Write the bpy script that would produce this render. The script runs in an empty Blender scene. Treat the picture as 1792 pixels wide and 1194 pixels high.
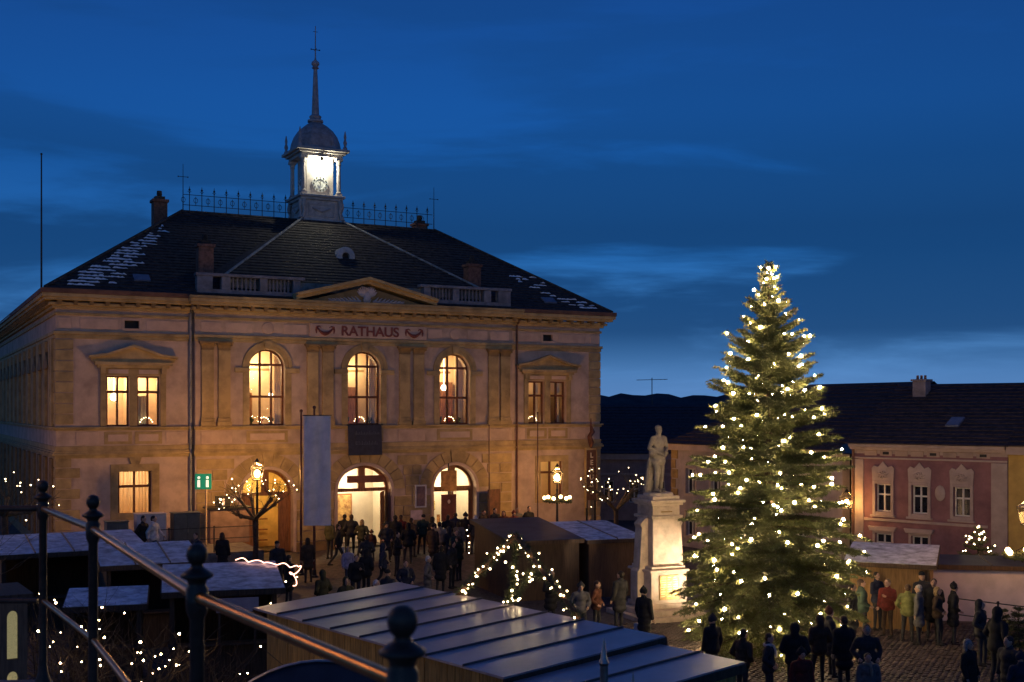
import bpy, bmesh, math, random
import numpy as np
from mathutils import Vector, Matrix, Euler
random.seed(7)
RNG = np.random.default_rng(11)
R = math.radians
SC = bpy.context.scene
COL = SC.collection
# ------------------------------------------------------------------ camera
FPX, CXP, HOR, EYE = 2067.0, 896.0, 717.0, 6.7
cam = bpy.data.cameras.new('camera')
cam_o = bpy.data.objects.new('camera', cam)
COL.objects.link(cam_o)
cam_o.location = (0, 0, EYE)
cam_o.rotation_euler = (R(90), 0, 0)
cam.sensor_width = 36
cam.lens = FPX / 1792 * 36
cam.shift_y = (HOR - 597) / 1792
cam.clip_start, cam.clip_end = 0.1, 6000
cam.dof.use_dof = True
cam.dof.focus_distance = 46
cam.dof.aperture_fstop = 5.0
SC.camera = cam_o
# ------------------------------------------------------------------ world: blue hour
SC.view_settings.view_transform = 'Standard'
SC.view_settings.look = 'None'
SC.view_settings.exposure = 0.0
SC.view_settings.gamma = 1.0
SC.cycles.use_denoising = True
SC.cycles.sample_clamp_indirect = 4.0
SC.cycles.max_bounces = 6
SC.cycles.caustics_reflective = False
SC.cycles.caustics_refractive = False
SUN_EL, SUN_ROT = 5.0, 180.0
world = bpy.data.worlds.new('World')
SC.world = world
world.use_nodes = True
wn = world.node_tree


def wnode(t, **kw):
    n = wn.nodes.new(t)
    for k, v in kw.items():
        setattr(n, k, v)
    return n


def ramp(tree, stops, interp='LINEAR'):
    n = tree.nodes.new('ShaderNodeValToRGB')
    n.color_ramp.interpolation = interp
    e = n.color_ramp.elements
    while len(e) > 1:
        e.remove(e[-1])
    e[0].position = stops[0][0]
    e[0].color = (*stops[0][1], 1)
    for p, c in stops[1:]:
        x = e.new(p)
        x.color = (*c, 1)
    return n


bg = wn.nodes['Background']
sky = wnode('ShaderNodeTexSky', sky_type='NISHITA', sun_disc=False, ozone_density=10, dust_density=0.2)
sky.sun_elevation = R(SUN_EL)
sky.sun_rotation = R(SUN_ROT)
tc = wnode('ShaderNodeTexCoord')
sep = wnode('ShaderNodeSeparateXYZ')
wn.links.new(tc.outputs['Generated'], sep.inputs[0])
glow = ramp(wn, [(0.0, (.115, .26, .56)), (.03, (.095, .225, .52)), (.08, (.045, .12, .33)), (.13, (.018, .045, .15)), (.2, (.009, .006, .025)), (.32, (.008, .0, .0)), (1, (.008, .0, .0))])
wn.links.new(sep.outputs['Z'], glow.inputs[0])
skm = wnode('ShaderNodeMix', data_type='RGBA', blend_type='MULTIPLY')
skm.inputs[0].default_value = 1
wn.links.new(sky.outputs[0], skm.inputs[6])
skm.inputs[7].default_value = (.12, .155, .112, 1)
fade = ramp(wn, [(0, (0, 0, 0)), (.03, (.25, .25, .25)), (.12, (.75, .75, .75)), (.25, (1, 1, 1))])
wn.links.new(sep.outputs['Z'], fade.inputs[0])
skf = wnode('ShaderNodeMix', data_type='RGBA', blend_type='MULTIPLY')
skf.inputs[0].default_value = 1
wn.links.new(skm.outputs[2], skf.inputs[6])
wn.links.new(fade.outputs[0], skf.inputs[7])
add = wnode('ShaderNodeMix', data_type='RGBA', blend_type='ADD')
add.inputs[0].default_value = 1
wn.links.new(skf.outputs[2], add.inputs[6])
wn.links.new(glow.outputs[0], add.inputs[7])
# stratus: stretched noise over the direction, strongest low in the sky
mp = wnode('ShaderNodeMapping')
mp.inputs['Scale'].default_value = (1.7, 1.7, 11.0)
mp.inputs['Location'].default_value = (5.9, 3.1, 0.6)
wn.links.new(tc.outputs['Generated'], mp.inputs[0])
nz = wnode('ShaderNodeTexNoise')
nz.inputs['Scale'].default_value = 1.6
nz.inputs['Detail'].default_value = 7
nz.inputs['Roughness'].default_value = .55
nz.inputs['Distortion'].default_value = .35
wn.links.new(mp.outputs[0], nz.inputs['Vector'])
cr = ramp(wn, [(.37, (0, 0, 0)), (.56, (1, 1, 1))], 'EASE')
bias = wnode('ShaderNodeMath', operation='MULTIPLY_ADD')
wn.links.new(sep.outputs['X'], bias.inputs[0])
bias.inputs[1].default_value = .22
wn.links.new(nz.outputs['Fac'], bias.inputs[2])
wn.links.new(bias.outputs[0], cr.inputs[0])
low = ramp(wn, [(0, (.1, .1, .1)), (.03, (.3, .3, .3)), (.065, (.95, .95, .95)), (.15, (.95, .95, .95)), (.24, (.4, .4, .4)), (.45, (.12, .12, .12))])
wn.links.new(sep.outputs['Z'], low.inputs[0])
cm = wnode('ShaderNodeMath', operation='MULTIPLY')
wn.links.new(cr.outputs[0], cm.inputs[0])
wn.links.new(low.outputs[0], cm.inputs[1])
cm2 = wnode('ShaderNodeMath', operation='MULTIPLY')
wn.links.new(cm.outputs[0], cm2.inputs[0])
cm2.inputs[1].default_value = .85
cl = wnode('ShaderNodeMix', data_type='RGBA', blend_type='MIX')
wn.links.new(cm2.outputs[0], cl.inputs[0])
wn.links.new(add.outputs[2], cl.inputs[6])
cl.inputs[7].default_value = (.006, .043, .145, 1)
wn.links.new(cl.outputs[2], bg.inputs[0])
bg.inputs[1].default_value = 1.0
# the sun is down: only a trace of soft afterglow
sun = bpy.data.lights.new('sun', 'SUN')
sun.energy = 0.02
sun.angle = R(20)
sun.color = (1, .8, .7)
sun_o = bpy.data.objects.new('sun', sun)
COL.objects.link(sun_o)
sun_o.rotation_euler = (R(90 - SUN_EL), 0, R(180 - SUN_ROT))


# ------------------------------------------------------------------ materials
MATS = {}


def mat(name, col, rough=.8, var=.18, scale=3.0, bump=.0, bscale=None, metal=0.0, col2=None, spec=.4, stretch=None, emis=None, estr=0, coord='Object'):
    if name in MATS:
        return MATS[name]
    m = bpy.data.materials.new(name)
    m.use_nodes = True
    t = m.node_tree
    b = t.nodes['Principled BSDF']
    b.inputs['Roughness'].default_value = rough
    b.inputs['Metallic'].default_value = metal
    b.inputs['Specular IOR Level'].default_value = spec
    tcn = t.nodes.new('ShaderNodeTexCoord')
    mpn = t.nodes.new('ShaderNodeMapping')
    if stretch:
        mpn.inputs['Scale'].default_value = stretch
    t.links.new(tcn.outputs[coord], mpn.inputs[0])
    n = t.nodes.new('ShaderNodeTexNoise')
    n.inputs['Scale'].default_value = scale
    n.inputs['Detail'].default_value = 6
    n.inputs['Roughness'].default_value = .62
    t.links.new(mpn.outputs[0], n.inputs['Vector'])
    c2 = col2 or tuple(max(0, c * (1 - 2.2 * var)) for c in col)
    c1 = tuple(min(1, c * (1 + var)) for c in col)
    rp = ramp(t, [(.3, c2), (.62, c1)])
    t.links.new(n.outputs['Fac'], rp.inputs[0])
    oi = t.nodes.new('ShaderNodeObjectInfo')
    hs = t.nodes.new('ShaderNodeHueSaturation')
    mr = t.nodes.new('ShaderNodeMapRange')
    mr.inputs[3].default_value = 1 - var * .6
    mr.inputs[4].default_value = 1 + var * .6
    t.links.new(oi.outputs['Random'], mr.inputs[0])
    t.links.new(mr.outputs[0], hs.inputs['Value'])
    t.links.new(rp.outputs[0], hs.inputs['Color'])
    t.links.new(hs.outputs[0], b.inputs['Base Color'])
    if bump:
        n2 = t.nodes.new('ShaderNodeTexNoise')
        n2.inputs['Scale'].default_value = bscale or scale * 8
        n2.inputs['Detail'].default_value = 4
        t.links.new(mpn.outputs[0], n2.inputs['Vector'])
        bp = t.nodes.new('ShaderNodeBump')
        bp.inputs['Strength'].default_value = bump
        bp.inputs['Distance'].default_value = .02
        t.links.new(n2.outputs['Fac'], bp.inputs['Height'])
        t.links.new(bp.outputs[0], b.inputs['Normal'])
    if emis:
        b.inputs['Emission Color'].default_value = (*emis, 1)
        b.inputs['Emission Strength'].default_value = estr
    MATS[name] = m
    return m


def emat(name, col, s):
    if name in MATS:
        return MATS[name]
    m = bpy.data.materials.new(name)
    m.use_nodes = True
    t = m.node_tree
    t.nodes.remove(t.nodes['Principled BSDF'])
    e = t.nodes.new('ShaderNodeEmission')
    e.inputs[0].default_value = (*col, 1)
    e.inputs[1].default_value = s
    t.links.new(e.outputs[0], t.nodes['Material Output'].inputs[0])
    MATS[name] = m
    return m


def glass_mat(name, tint=(1, 1, 1), gloss=.12):
    m = bpy.data.materials.new(name)
    m.use_nodes = True
    t = m.node_tree
    t.nodes.remove(t.nodes['Principled BSDF'])
    tr = t.nodes.new('ShaderNodeBsdfTransparent')
    tr.inputs[0].default_value = (*tint, 1)
    gl = t.nodes.new('ShaderNodeBsdfGlossy')
    gl.inputs['Roughness'].default_value = .04
    lw = t.nodes.new('ShaderNodeLayerWeight')
    lw.inputs[0].default_value = .5
    pw = t.nodes.new('ShaderNodeMath')
    pw.operation = 'POWER'
    pw.inputs[1].default_value = 4.0
    fr = t.nodes.new('ShaderNodeMapRange')
    fr.inputs[3].default_value = .05
    fr.inputs[4].default_value = .75
    t.links.new(lw.outputs['Facing'], pw.inputs[0])
    t.links.new(pw.outputs[0], fr.inputs[0])
    mx = t.nodes.new('ShaderNodeMixShader')
    t.links.new(fr.outputs[0], mx.inputs[0])
    t.links.new(tr.outputs[0], mx.inputs[1])
    t.links.new(gl.outputs[0], mx.inputs[2])
    t.links.new(mx.outputs[0], t.nodes['Material Output'].inputs[0])
    MATS[name] = m
    return m


def net_mat(name):
    m = mat(name, (.75, .66, .45), .9, .2, 14, stretch=(8, 8, .15))
    t = m.node_tree
    b = t.nodes['Principled BSDF']
    tl_ = t.nodes.new('ShaderNodeBsdfTranslucent')
    tl_.inputs[0].default_value = (.8, .68, .42, 1)
    mx = t.nodes.new('ShaderNodeMixShader')
    mx.inputs[0].default_value = .65
    t.links.new(b.outputs[0], mx.inputs[1])
    t.links.new(tl_.outputs[0], mx.inputs[2])
    t.links.new(mx.outputs[0], t.nodes['Material Output'].inputs[0])
    return m


M_WALL = mat('hall_plaster', (.50, .37, .285), .9, .14, 1.2, .12, 18)
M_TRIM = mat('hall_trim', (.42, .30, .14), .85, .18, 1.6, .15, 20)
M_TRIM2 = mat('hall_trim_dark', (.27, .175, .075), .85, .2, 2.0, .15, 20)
M_PANEL = mat('hall_panel', (.55, .40, .31), .9, .1, 1.5, .1, 20)
M_STONE = mat('parapet_stone', (.27, .22, .22), .85, .18, 2.5, .2, 25)
M_ROOF = mat('roof_tile', (.045, .036, .034), .8, .4, 5, .3, 30)
M_ROOFR = mat('roof_tile_red', (.042, .028, .027), .75, .35, 5, .3, 30)
M_EAVE = mat('eave_board', (.17, .085, .055), .8, .2, 2)
M_LEAD = mat('lead_flashing', (.28, .27, .25), .5, .25, 3, .1)
M_BRICK = mat('chimney_brick', (.22, .10, .07), .9, .25, 7, .3, 30)
M_IRON = mat('dark_iron', (.03, .03, .034), .5, .2, 8, metal=.4)
M_WOODF = mat('window_wood', (.15, .052, .022), .55, .2, 6)
M_WOODW = mat('white_window_wood', (.62, .58, .54), .6, .1, 6)
M_DOOR = mat('door_oak', (.26, .11, .045), .5, .25, 4, stretch=(6, 6, .6))
M_ROOM = mat('room_plaster', (.74, .56, .36), .9, .06, 2)
M_CURT = mat('curtain_cloth', (.72, .62, .48), .9, .1, 9, stretch=(6, 6, .2))
M_NET = net_mat('net_curtain')
M_TURRET = mat('turret_paint', (.46, .41, .38), .75, .14, 4, .1)
M_DOME = mat('dome_zinc', (.40, .32, .31), .5, .2, 4, .08)
M_CLOCK = mat('clock_face', (.75, .75, .70), .6, .05, 6)
M_LETTER = mat('letter_red', (.20, .055, .045), .7, .15, 8)
M_SNOW = mat('old_snow', (.80, .81, .86), .7, .1, 6, .4, 30)
M_GLASS = glass_mat('window_glass')
M_BULB = emat('fairy_bulb', (1.0, .74, .40), 16)
M_BULBW = emat('warm_bulb', (1.0, .62, .26), 22)
M_LAMP = emat('lantern_bulb', (1.0, .60, .20), 34)
M_ROPE = emat('rope_light_tube', (1.0, .50, .34), 5)
M_STARD = mat('cobble_ground', (.085, .068, .06), .75, .35, 6, .5, 9)
M_METAL = mat('brushed_steel', (.35, .34, .33), .35, .15, 8, metal=.9)
M_BLACK = mat('black_rubber', (.02, .02, .02), .7, .1, 8)


# ------------------------------------------------------------------ mesh helpers
class MB:
    def __init__(s, xf=None):
        s.v, s.f, s.xf = [], [], xf

    def pt(s, p):
        s.v.append(tuple(s.xf @ Vector(p)) if s.xf else tuple(p))
        return len(s.v) - 1

    def face(s, pts):
        s.f.append([s.pt(p) for p in pts])
        return s

    def box(s, x0, x1, y0, y1, z0, z1):
        i = [s.pt((x, y, z)) for x in (x0, x1) for y in (y0, y1) for z in (z0, z1)]
        for q in ((0, 1, 3, 2), (4, 6, 7, 5), (0, 4, 5, 1), (2, 3, 7, 6), (0, 2, 6, 4), (1, 5, 7, 3)):
            s.f.append([i[k] for k in q])
        return s

    def prism(s, poly, y0, y1):
        a = [s.pt((x, y0, z)) for x, z in poly]
        b = [s.pt((x, y1, z)) for x, z in poly]
        n = len(poly)
        s.f.append(a)
        s.f.append(b[::-1])
        for k in range(n):
            s.f.append([a[k], b[k], b[(k + 1) % n], a[(k + 1) % n]])
        return s

    def zprism(s, poly, z0, z1):
        a = [s.pt((x, y, z0)) for x, y in poly]
        b = [s.pt((x, y, z1)) for x, y in poly]
        n = len(poly)
        s.f.append(a[::-1])
        s.f.append(b)
        for k in range(n):
            s.f.append([a[k], a[(k + 1) % n], b[(k + 1) % n], b[k]])
        return s

    def rings(s, rings, cap=True, close=True):
        idx = [[s.pt(p) for p in r] for r in rings]
        n = len(idx[0])
        for a, b in zip(idx, idx[1:]):
            for k in range(n if close else n - 1):
                s.f.append([a[k], a[(k + 1) % n], b[(k + 1) % n], b[k]])
        if cap and n > 2:
            s.f.append(idx[0][::-1])
            s.f.append(idx[-1])
        return s

    def lathe(s, prof, cx=0, cy=0, n=16, z0=0, rot=0):
        return s.rings([[(cx + r * math.cos(rot + 2 * math.pi * k / n), cy + r * math.sin(rot + 2 * math.pi * k / n), z0 + z) for k in range(n)] for r, z in prof])

    def path(s, pts, rad, n=6):
        pts = [Vector(p) for p in pts]
        if not hasattr(rad, '__len__'):
            rad = [rad] * len(pts)
        rr = []
        for i, p in enumerate(pts):
            d = (pts[min(i + 1, len(pts) - 1)] - pts[max(i - 1, 0)])
            d = d.normalized() if d.length > 1e-9 else Vector((0, 0, 1))
            u = d.cross(Vector((0, 0, 1)) if abs(d.z) < .93 else Vector((1, 0, 0))).normalized()
            w = d.cross(u)
            rr.append([tuple(p + rad[i] * (math.cos(2 * math.pi * k / n) * u + math.sin(2 * math.pi * k / n) * w)) for k in range(n)])
        return s.rings(rr)

    def ball(s, c, r, n=10, m=7, sc=(1, 1, 1)):
        c = Vector(c)
        return s.rings([[(c.x + sc[0] * r * math.sin(t) * math.cos(2 * math.pi * k / n), c.y + sc[1] * r * math.sin(t) * math.sin(2 * math.pi * k / n), c.z - sc[2] * r * math.cos(t)) for k in range(n)]
                        for t in [math.pi * (.02 + .96 * j / (m - 1)) for j in range(m)]])

    def mesh(s, name, m, smooth=False):
        me = bpy.data.meshes.new(name)
        me.from_pydata(s.v, [], s.f)
        if m:
            me.materials.append(m)
        bm = bmesh.new()
        bm.from_mesh(me)
        bmesh.ops.recalc_face_normals(bm, faces=bm.faces)
        bm.to_mesh(me)
        bm.free()
        if smooth:
            me.shade_smooth()
        return me

    def build(s, name, m, parent=None, smooth=False, bevel=0):
        o = inst(name, s.mesh(name, m, smooth), parent)
        if smooth:
            es = o.modifiers.new('split', 'EDGE_SPLIT')
            es.split_angle = R(42)
        if bevel:
            bv = o.modifiers.new('bevel', 'BEVEL')
            bv.width = bevel
            bv.segments = 2
            bv.limit_method = 'ANGLE'
        return o


def inst(name, me, parent=None, loc=(0, 0, 0), rot=(0, 0, 0), scale=(1, 1, 1)):
    o = bpy.data.objects.new(name, me)
    COL.objects.link(o)
    o.parent = parent
    o.location, o.rotation_euler, o.scale = loc, rot, scale
    return o


def thing(name, label, cat, loc=(0, 0, 0), rz=0, group=None):
    o = bpy.data.objects.new(name, None)
    COL.objects.link(o)
    o.empty_display_size = .2
    o.location, o.rotation_euler = loc, (0, 0, rz)
    return tag(o, label, cat, group)


def tag(o, label, cat, group=None):
    o['label'], o['category'] = label, cat
    if group:
        o['group'] = group
    return o


def struct(o):
    o['kind'] = 'structure'
    return o


def stuff(o):
    o['kind'] = 'stuff'
    return o


def gx(u, y):                     # bearing of a measured point at depth y
    return (u - CXP) / FPX * y


def gz(v, y):
    return EYE + (HOR - v) / FPX * y


def point_light(name, loc, watt, col, parent=None, rad=.1):
    l = bpy.data.lights.new(name, 'POINT')
    l.energy, l.color, l.shadow_soft_size = watt, col, rad
    return inst(name, l, parent, loc)


def smooth01(a, b, x):
    t = min(1, max(0, (x - a) / (b - a)))
    return t * t * (3 - 2 * t)


def text_mesh(txt, size, depth, m, name):
    cu = bpy.data.curves.new(name, 'FONT')
    cu.body, cu.size, cu.extrude, cu.offset = txt, size, depth, size * .022
    cu.align_x, cu.align_y = 'CENTER', 'CENTER'
    o = bpy.data.objects.new(name, cu)
    COL.objects.link(o)
    dg = bpy.context.evaluated_depsgraph_get()
    me = bpy.data.meshes.new_from_object(o.evaluated_get(dg))
    bpy.data.objects.remove(o)
    bpy.data.curves.remove(cu)
    me.materials.clear()
    me.materials.append(m)
    return me


# ------------------------------------------------------------------ ground
def bank_q(x, y):
    return (x + 5) * -.773 + (y - 22.6) * -.634


def ground_z(x, y):
    z = .15 * smooth01(44, 54, y)
    if y < 40:
        z += 3.4 * smooth01(.8, 8, bank_q(x, y)) * smooth01(34, 24, y)
    return z


xs = sorted(set([-900, -500, -300, -180, -120, -80, -60, -50] + list(range(-44, 46)) + [50, 60, 80, 120, 180, 300, 500, 900]))
ys = sorted(set([-60, -30, -15] + list(range(-10, 84)) + [90, 100, 120, 160, 240, 400, 700, 1200]))
gv = [(x, y, ground_z(x, y)) for y in ys for x in xs]
gf = [(j * len(xs) + i, j * len(xs) + i + 1, (j + 1) * len(xs) + i + 1, (j + 1) * len(xs) + i) for j in range(len(ys) - 1) for i in range(len(xs) - 1)]
me = bpy.data.meshes.new('ground')
me.from_pydata(gv, [], gf)
me.materials.append(M_STARD)
me.shade_smooth()
ground = struct(inst('ground', me))
# cobbles laid where single stones can be made out
cob = MB()
for j in range(64):
    for i in range(84):
        x = 3 + i * .165 + (.08 if j % 2 else 0) + random.uniform(-.012, .012)
        y = 26.5 + j * .165 + random.uniform(-.012, .012)
        a, b = .068 + random.uniform(-.01, .006), .068 + random.uniform(-.01, .006)
        h = .03 + random.uniform(-.008, .008)
        z = ground_z(x, y)
        lo = [cob.pt((x + sx * a, y + sy * b, z - .02)) for sx, sy in ((-1, -1), (1, -1), (1, 1), (-1, 1))]
        hi = [cob.pt((x + sx * a * .8, y + sy * b * .8, z + h + random.uniform(-.004, .004))) for sx, sy in ((-1, -1), (1, -1), (1, 1), (-1, 1))]
        cob.f.append(hi)
        for k in range(4):
            cob.f.append([lo[k], lo[(k + 1) % 4], hi[(k + 1) % 4], hi[k]])
stuff(cob.build('cobblestones', mat('cobble_stone', (.075, .055, .05), .7, .35, 2.2, .3, 30), ground))
# wooded hill behind the town
hill = MB()
hp = []
for i in range(220):
    x = -500 + i * 6.5
    base = 10.5 + 3.5 * math.exp(-((x - 75) / 60) ** 2) + 2 * math.exp(-((x - 150) / 90) ** 2) + .8 * math.sin(x * .05)
    hp.append((x, base + .8 * math.sin(x * .33) + random.uniform(-.5, .7)))
hill.rings([[(x, 560 + 30 * math.sin(x * .01), -2) for x, z in hp], [(x, 640, z) for x, z in hp], [(x, 720, z * .7) for x, z in hp]], cap=False, close=False)
struct(hill.build('hill', mat('hill_wood', (.03, .04, .05), .95, .3, .05)))
# terrace the railing stands on
ter = MB()
TP = [(-.16, 2.28), (-.93, 3.5), (-1.97, 5.54), (-2.75, 6.86), (-7.5, 6.7), (-7.5, -4), (7, -4), (7, -1.5), (1.2, .6)]
TP = [(x, y) for x, y in TP]
ter.zprism([(x + .02, y + .14) for x, y in TP], .0, 5.1)
struct(ter.build('terrace', mat('terrace_stone', (.22, .19, .17), .85, .2, 3, .3)))


# ------------------------------------------------------------------ town hall
HL = Vector((-19.30, 50.0, 0))
HA = R(27.55)
hall = thing('town_hall', 'two storey ochre town hall with clock turret and arched lit windows', 'town hall', HL, HA)
HW, HD, SD = 27.0, 14.0, 36.0
HC = 13.68
RX0, RX1, RY = 5.75, 21.6, -.35


def to_world(x, y, z=0):
    c, s_ = math.cos(HA), math.sin(HA)
    return Vector((HL.x + x * c - y * s_, HL.y + x * s_ + y * c, z))


def arch_z(op, x):
    xa, xb, za, zs, rise = op
    if rise == 0:
        return zs
    t = (x - (xa + xb) / 2) / ((xb - xa) / 2)
    return zs + rise * math.sqrt(max(0, 1 - t * t))


def wall(mb, x0, x1, z0, z1, y0, y1, ops):
    """wall from x0 to x1 with openings (xa, xb, sill, spring, rise)"""
    bp = {x0, x1}
    for o in ops:
        n = 1 if o[4] == 0 else 14
        for k in range(n + 1):
            if n == 1:
                bp.add(o[k])
            else:
                bp.add((o[0] + o[1]) / 2 - (o[1] - o[0]) / 2 * math.cos(math.pi * k / n))
    bp = sorted(bp)
    for a, b in zip(bp, bp[1:]):
        if b - a < 1e-5:
            continue
        m = (a + b) / 2
        cov = sorted([o for o in ops if o[0] < m < o[1]], key=lambda o: o[2])
        lo = (z0, z0)
        for o in cov:
            hi = (o[2], o[2])
            seg(mb, a, b, lo, hi, y0, y1)
            lo = (arch_z(o, a), arch_z(o, b))
        seg(mb, a, b, lo, (z1, z1), y0, y1)
    for o in ops:
        for x in (o[0], o[1]):
            mb.face([(x, y0, o[2]), (x, y1, o[2]), (x, y1, o[3]), (x, y0, o[3])])
    for x in (x0, x1):
        mb.face([(x, y0, z0), (x, y1, z0), (x, y1, z1), (x, y0, z1)])


def seg(mb, a, b, lo, hi, y0, y1):
    for y in (y0, y1):
        mb.face([(a, y, lo[0]), (b, y, lo[1]), (b, y, hi[1]), (a, y, hi[0])])
    mb.face([(a, y0, lo[0]), (b, y0, lo[1]), (b, y1, lo[1]), (a, y1, lo[0])])
    mb.face([(a, y0, hi[0]), (b, y0, hi[1]), (b, y1, hi[1]), (a, y1, hi[0])])


AW = [(c - .83, c + .83, 5.97, 8.62, .83) for c in (9.0, HC, 18.4)]           # arched upper windows
DR = [(9.0 - 1.2, 9.0 + 1.2, .15, 2.85, 1.12), (HC - 1.34, HC + 1.34, .15, 2.9, 1.15), (18.4 - 1.15, 18.4 + 1.15, .15, 2.85, 1.12)]
LW = [(2.04, 2.99, 5.97, 8.16, 0), (3.32, 4.28, 5.97, 8.16, 0)]
LG = (2.52, 3.94, 2.0, 4.08, 0)
RW = [(22.72, 23.66, 5.97, 8.16, 0), (23.98, 24.93, 5.97, 8.16, 0)]
RG = (23.4, 24.76, 2.0, 4.08, 0)
VENT = [(2.78, 3.42, 10.22, 10.58, 0), (23.55, 24.15, 10.22, 10.58, 0)]
w = MB()
wall(w, 0, RX0, -.3, 11.3, 0, .45, LW + [LG, VENT[0]])
w.build('wing_wall', M_WALL, hall)
w = MB()
wall(w, RX1, HW, -.3, 11.3, 0, .45, RW + [RG, VENT[1]])
w.build('wing_wall', M_WALL, hall)
w = MB()
wall(w, RX0, RX1, -.3, 11.6, RY, .449, AW + DR)
w.build('centre_wall', M_WALL, hall)
SW = MB(Matrix(((0, 1, 0, 0), (1, 0, 0, 0), (0, 0, 1, 0), (0, 0, 0, 1))))
SCS = [2.4 + 2.5 * k for k in range(14)]
SIDEW = [(c - .5, c + .5, 5.97, 8.2, 0) for c in SCS] + [(c - .5, c + .5, 2.0, 4.0, 0) for c in SCS]
wall(SW, .45, SD, -.3, 11.3, 0, .45, SIDEW)
SW.build('side_wall', M_WALL, hall)
MB().box(HW - .4, HW, .45, HD, -.3, 11.3).build('side_wall', M_WALL, hall)
MB().box(.45, HW - .4, HD - .4, HD, -.3, 11.3).build('back_wall', M_WALL, hall)
MB().box(.46, HW - .41, 2.6, 2.7, -.3, 11.3).build('inner_wall', M_ROOM, hall)
MB().zprism([(-.7, 14.6), (11, 14.6), (11, SD + .7), (-.7, SD + .7)], 11.62, 11.7).build('rear_roof', M_LEAD, hall)
MB().box(.46, 11, SD - .4, SD, -.3, 11.3).build('back_wall', M_WALL, hall)
MB().box(10.6, 11, HD, SD - .4, -.3, 11.3).build('side_wall', M_WALL, hall)
MB().box(.46, HW - .41, .46, HD - .41, 5.1, 5.3).build('floor_slab', M_ROOM, hall)


# windows: frame > panes, sill, room ------------------------------------------------
def rect_frame(mb, x0, x1, z0, z1, t, y0, y1):
    mb.box(x0, x0 + t, y0, y1, z0, z1).box(x1 - t, x1, y0, y1, z0, z1)
    mb.box(x0 + t, x1 - t, y0, y1, z0, z0 + t).box(x0 + t, x1 - t, y0, y1, z1 - t, z1)


def room(par, op, depth, m, ztop=None, wide=.25, y0=.452):
    """lit room behind a window: floor, ceiling, sides and back"""
    xa, xb, za, zs, rise = op
    x0, x1, z0, z1 = xa - wide, xb + wide, za - .1, zs + rise + .15
    r = MB()
    y1 = y0 + depth
    r.face([(x0, y0, z0), (x1, y0, z0), (x1, y1, z0), (x0, y1, z0)])
    r.face([(x0, y0, z1), (x1, y0, z1), (x1, y1, z1), (x0, y1, z1)])
    r.face([(x0, y1, z0), (x1, y1, z0), (x1, y1, z1), (x0, y1, z1)])
    r.face([(x0, y0, z0), (x0, y1, z0), (x0, y1, z1), (x0, y0, z1)])
    r.face([(x1, y0, z0), (x1, y1, z0), (x1, y1, z1), (x1, y0, z1)])
    return r.build('room', m, par)


def curtain(par, x0, x1, z0, z1, y, m=None):
    n = max(8, int((x1 - x0) * 26))
    c = MB()
    top = [(x0 + (x1 - x0) * k / n, y + .03 * math.sin(k * 1.7) + .015 * math.sin(k * .6), z1) for k in range(n + 1)]
    bot = [(x + .01 * math.sin(k), yy + .01 * math.sin(k * 2.1), z0) for k, (x, yy, _) in enumerate(top)]
    c.rings([top, bot], cap=False, close=False)
    return c.build('curtain', m or M_CURT, par, smooth=True)


def window(op, yf, cols, rows, lit=True, m=None, label=None, par=None, watt=14, depth=1.7, xf=None, name='window', t=.075):
    """rows: heights (fractions from the bottom) of the transoms"""
    par = par or hall
    m = m or M_WOODF
    xa, xb, za, zs, rise = op
    f = MB(xf)
    y0, y1 = yf, yf + .09
    tw = .085
    if rise == 0:
        rect_frame(f, xa, xb, za, zs, t, y0, y1)
    else:
        f.box(xa, xa + t, y0, y1, za, zs).box(xb - t, xb, y0, y1, za, zs).box(xa + t, xb - t, y0, y1, za, za + t)
        hw = (xb - xa) / 2
        cx = (xa + xb) / 2
        n = 14
        for k in range(n):
            a0, a1 = math.pi * k / n, math.pi * (k + 1) / n
            f.prism([(cx + hw * math.cos(a0), zs + rise * math.sin(a0)), (cx + hw * math.cos(a1), zs + rise * math.sin(a1)),
                     (cx + (hw - t) * math.cos(a1), zs + (rise - t) * math.sin(a1)), (cx + (hw - t) * math.cos(a0), zs + (rise - t) * math.sin(a0))], y0, y1)
    xcs = [xa + t / 2 + (xb - xa - t) * k / cols for k in range(cols + 1)]
    zcs = [za] + list(rows) + [zs + rise]
    for k in range(1, cols):
        f.box(xcs[k] - tw / 2, xcs[k] + tw / 2, y0 - .01, y1 + .01, za + t, min(arch_z(op, xcs[k] - tw / 2), arch_z(op, xcs[k] + tw / 2)) - t * .5)
    for z in rows:
        hwz = (xb - xa) / 2
        if z > zs and rise:
            hwz *= math.sqrt(1 - ((z - zs) / rise) ** 2)
        f.box((xa + xb) / 2 - hwz + t * .6, (xa + xb) / 2 + hwz - t * .6, y0 - .015, y1 + .015, z - .055, z + .055)
    fo = f.build(name, m, par)
    if label:
        fo['label'] = label
    for i in range(cols):
        for j in range(len(zcs) - 1):
            x0, x1 = xcs[i] + .03, xcs[i + 1] - .03
            zlo, zhi = zcs[j] + .03, zcs[j + 1] - .03
            p = MB(xf)
            yy = yf + .045
            if j == len(zcs) - 2 and rise:
                up = [(x0 + (x1 - x0) * q / 6, min(zhi, arch_z(op, x0 + (x1 - x0) * q / 6) - .03)) for q in range(7)]
                up = [(x, max(z, zlo + .01)) for x, z in up]
            else:
                up = [(x0, zhi), (x1, zhi)]
            p.face([(x0, yy, zlo), (x1, yy, zlo)] + [(x, yy, z) for x, z in up[::-1]])
            p.build('pane', M_GLASS, fo)
    if lit and xf is None:
        room(fo, op, depth, M_ROOM)
        cx = (xa + xb) / 2
        zc = zs + rise * .3 - .55
        point_light('room_light', (cx + random.uniform(-.2, .2), .452 + depth * .6, zc + .35), watt, (1, random.uniform(.70, .80), random.uniform(.36, .52)), fo, .12)
    return fo


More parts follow.
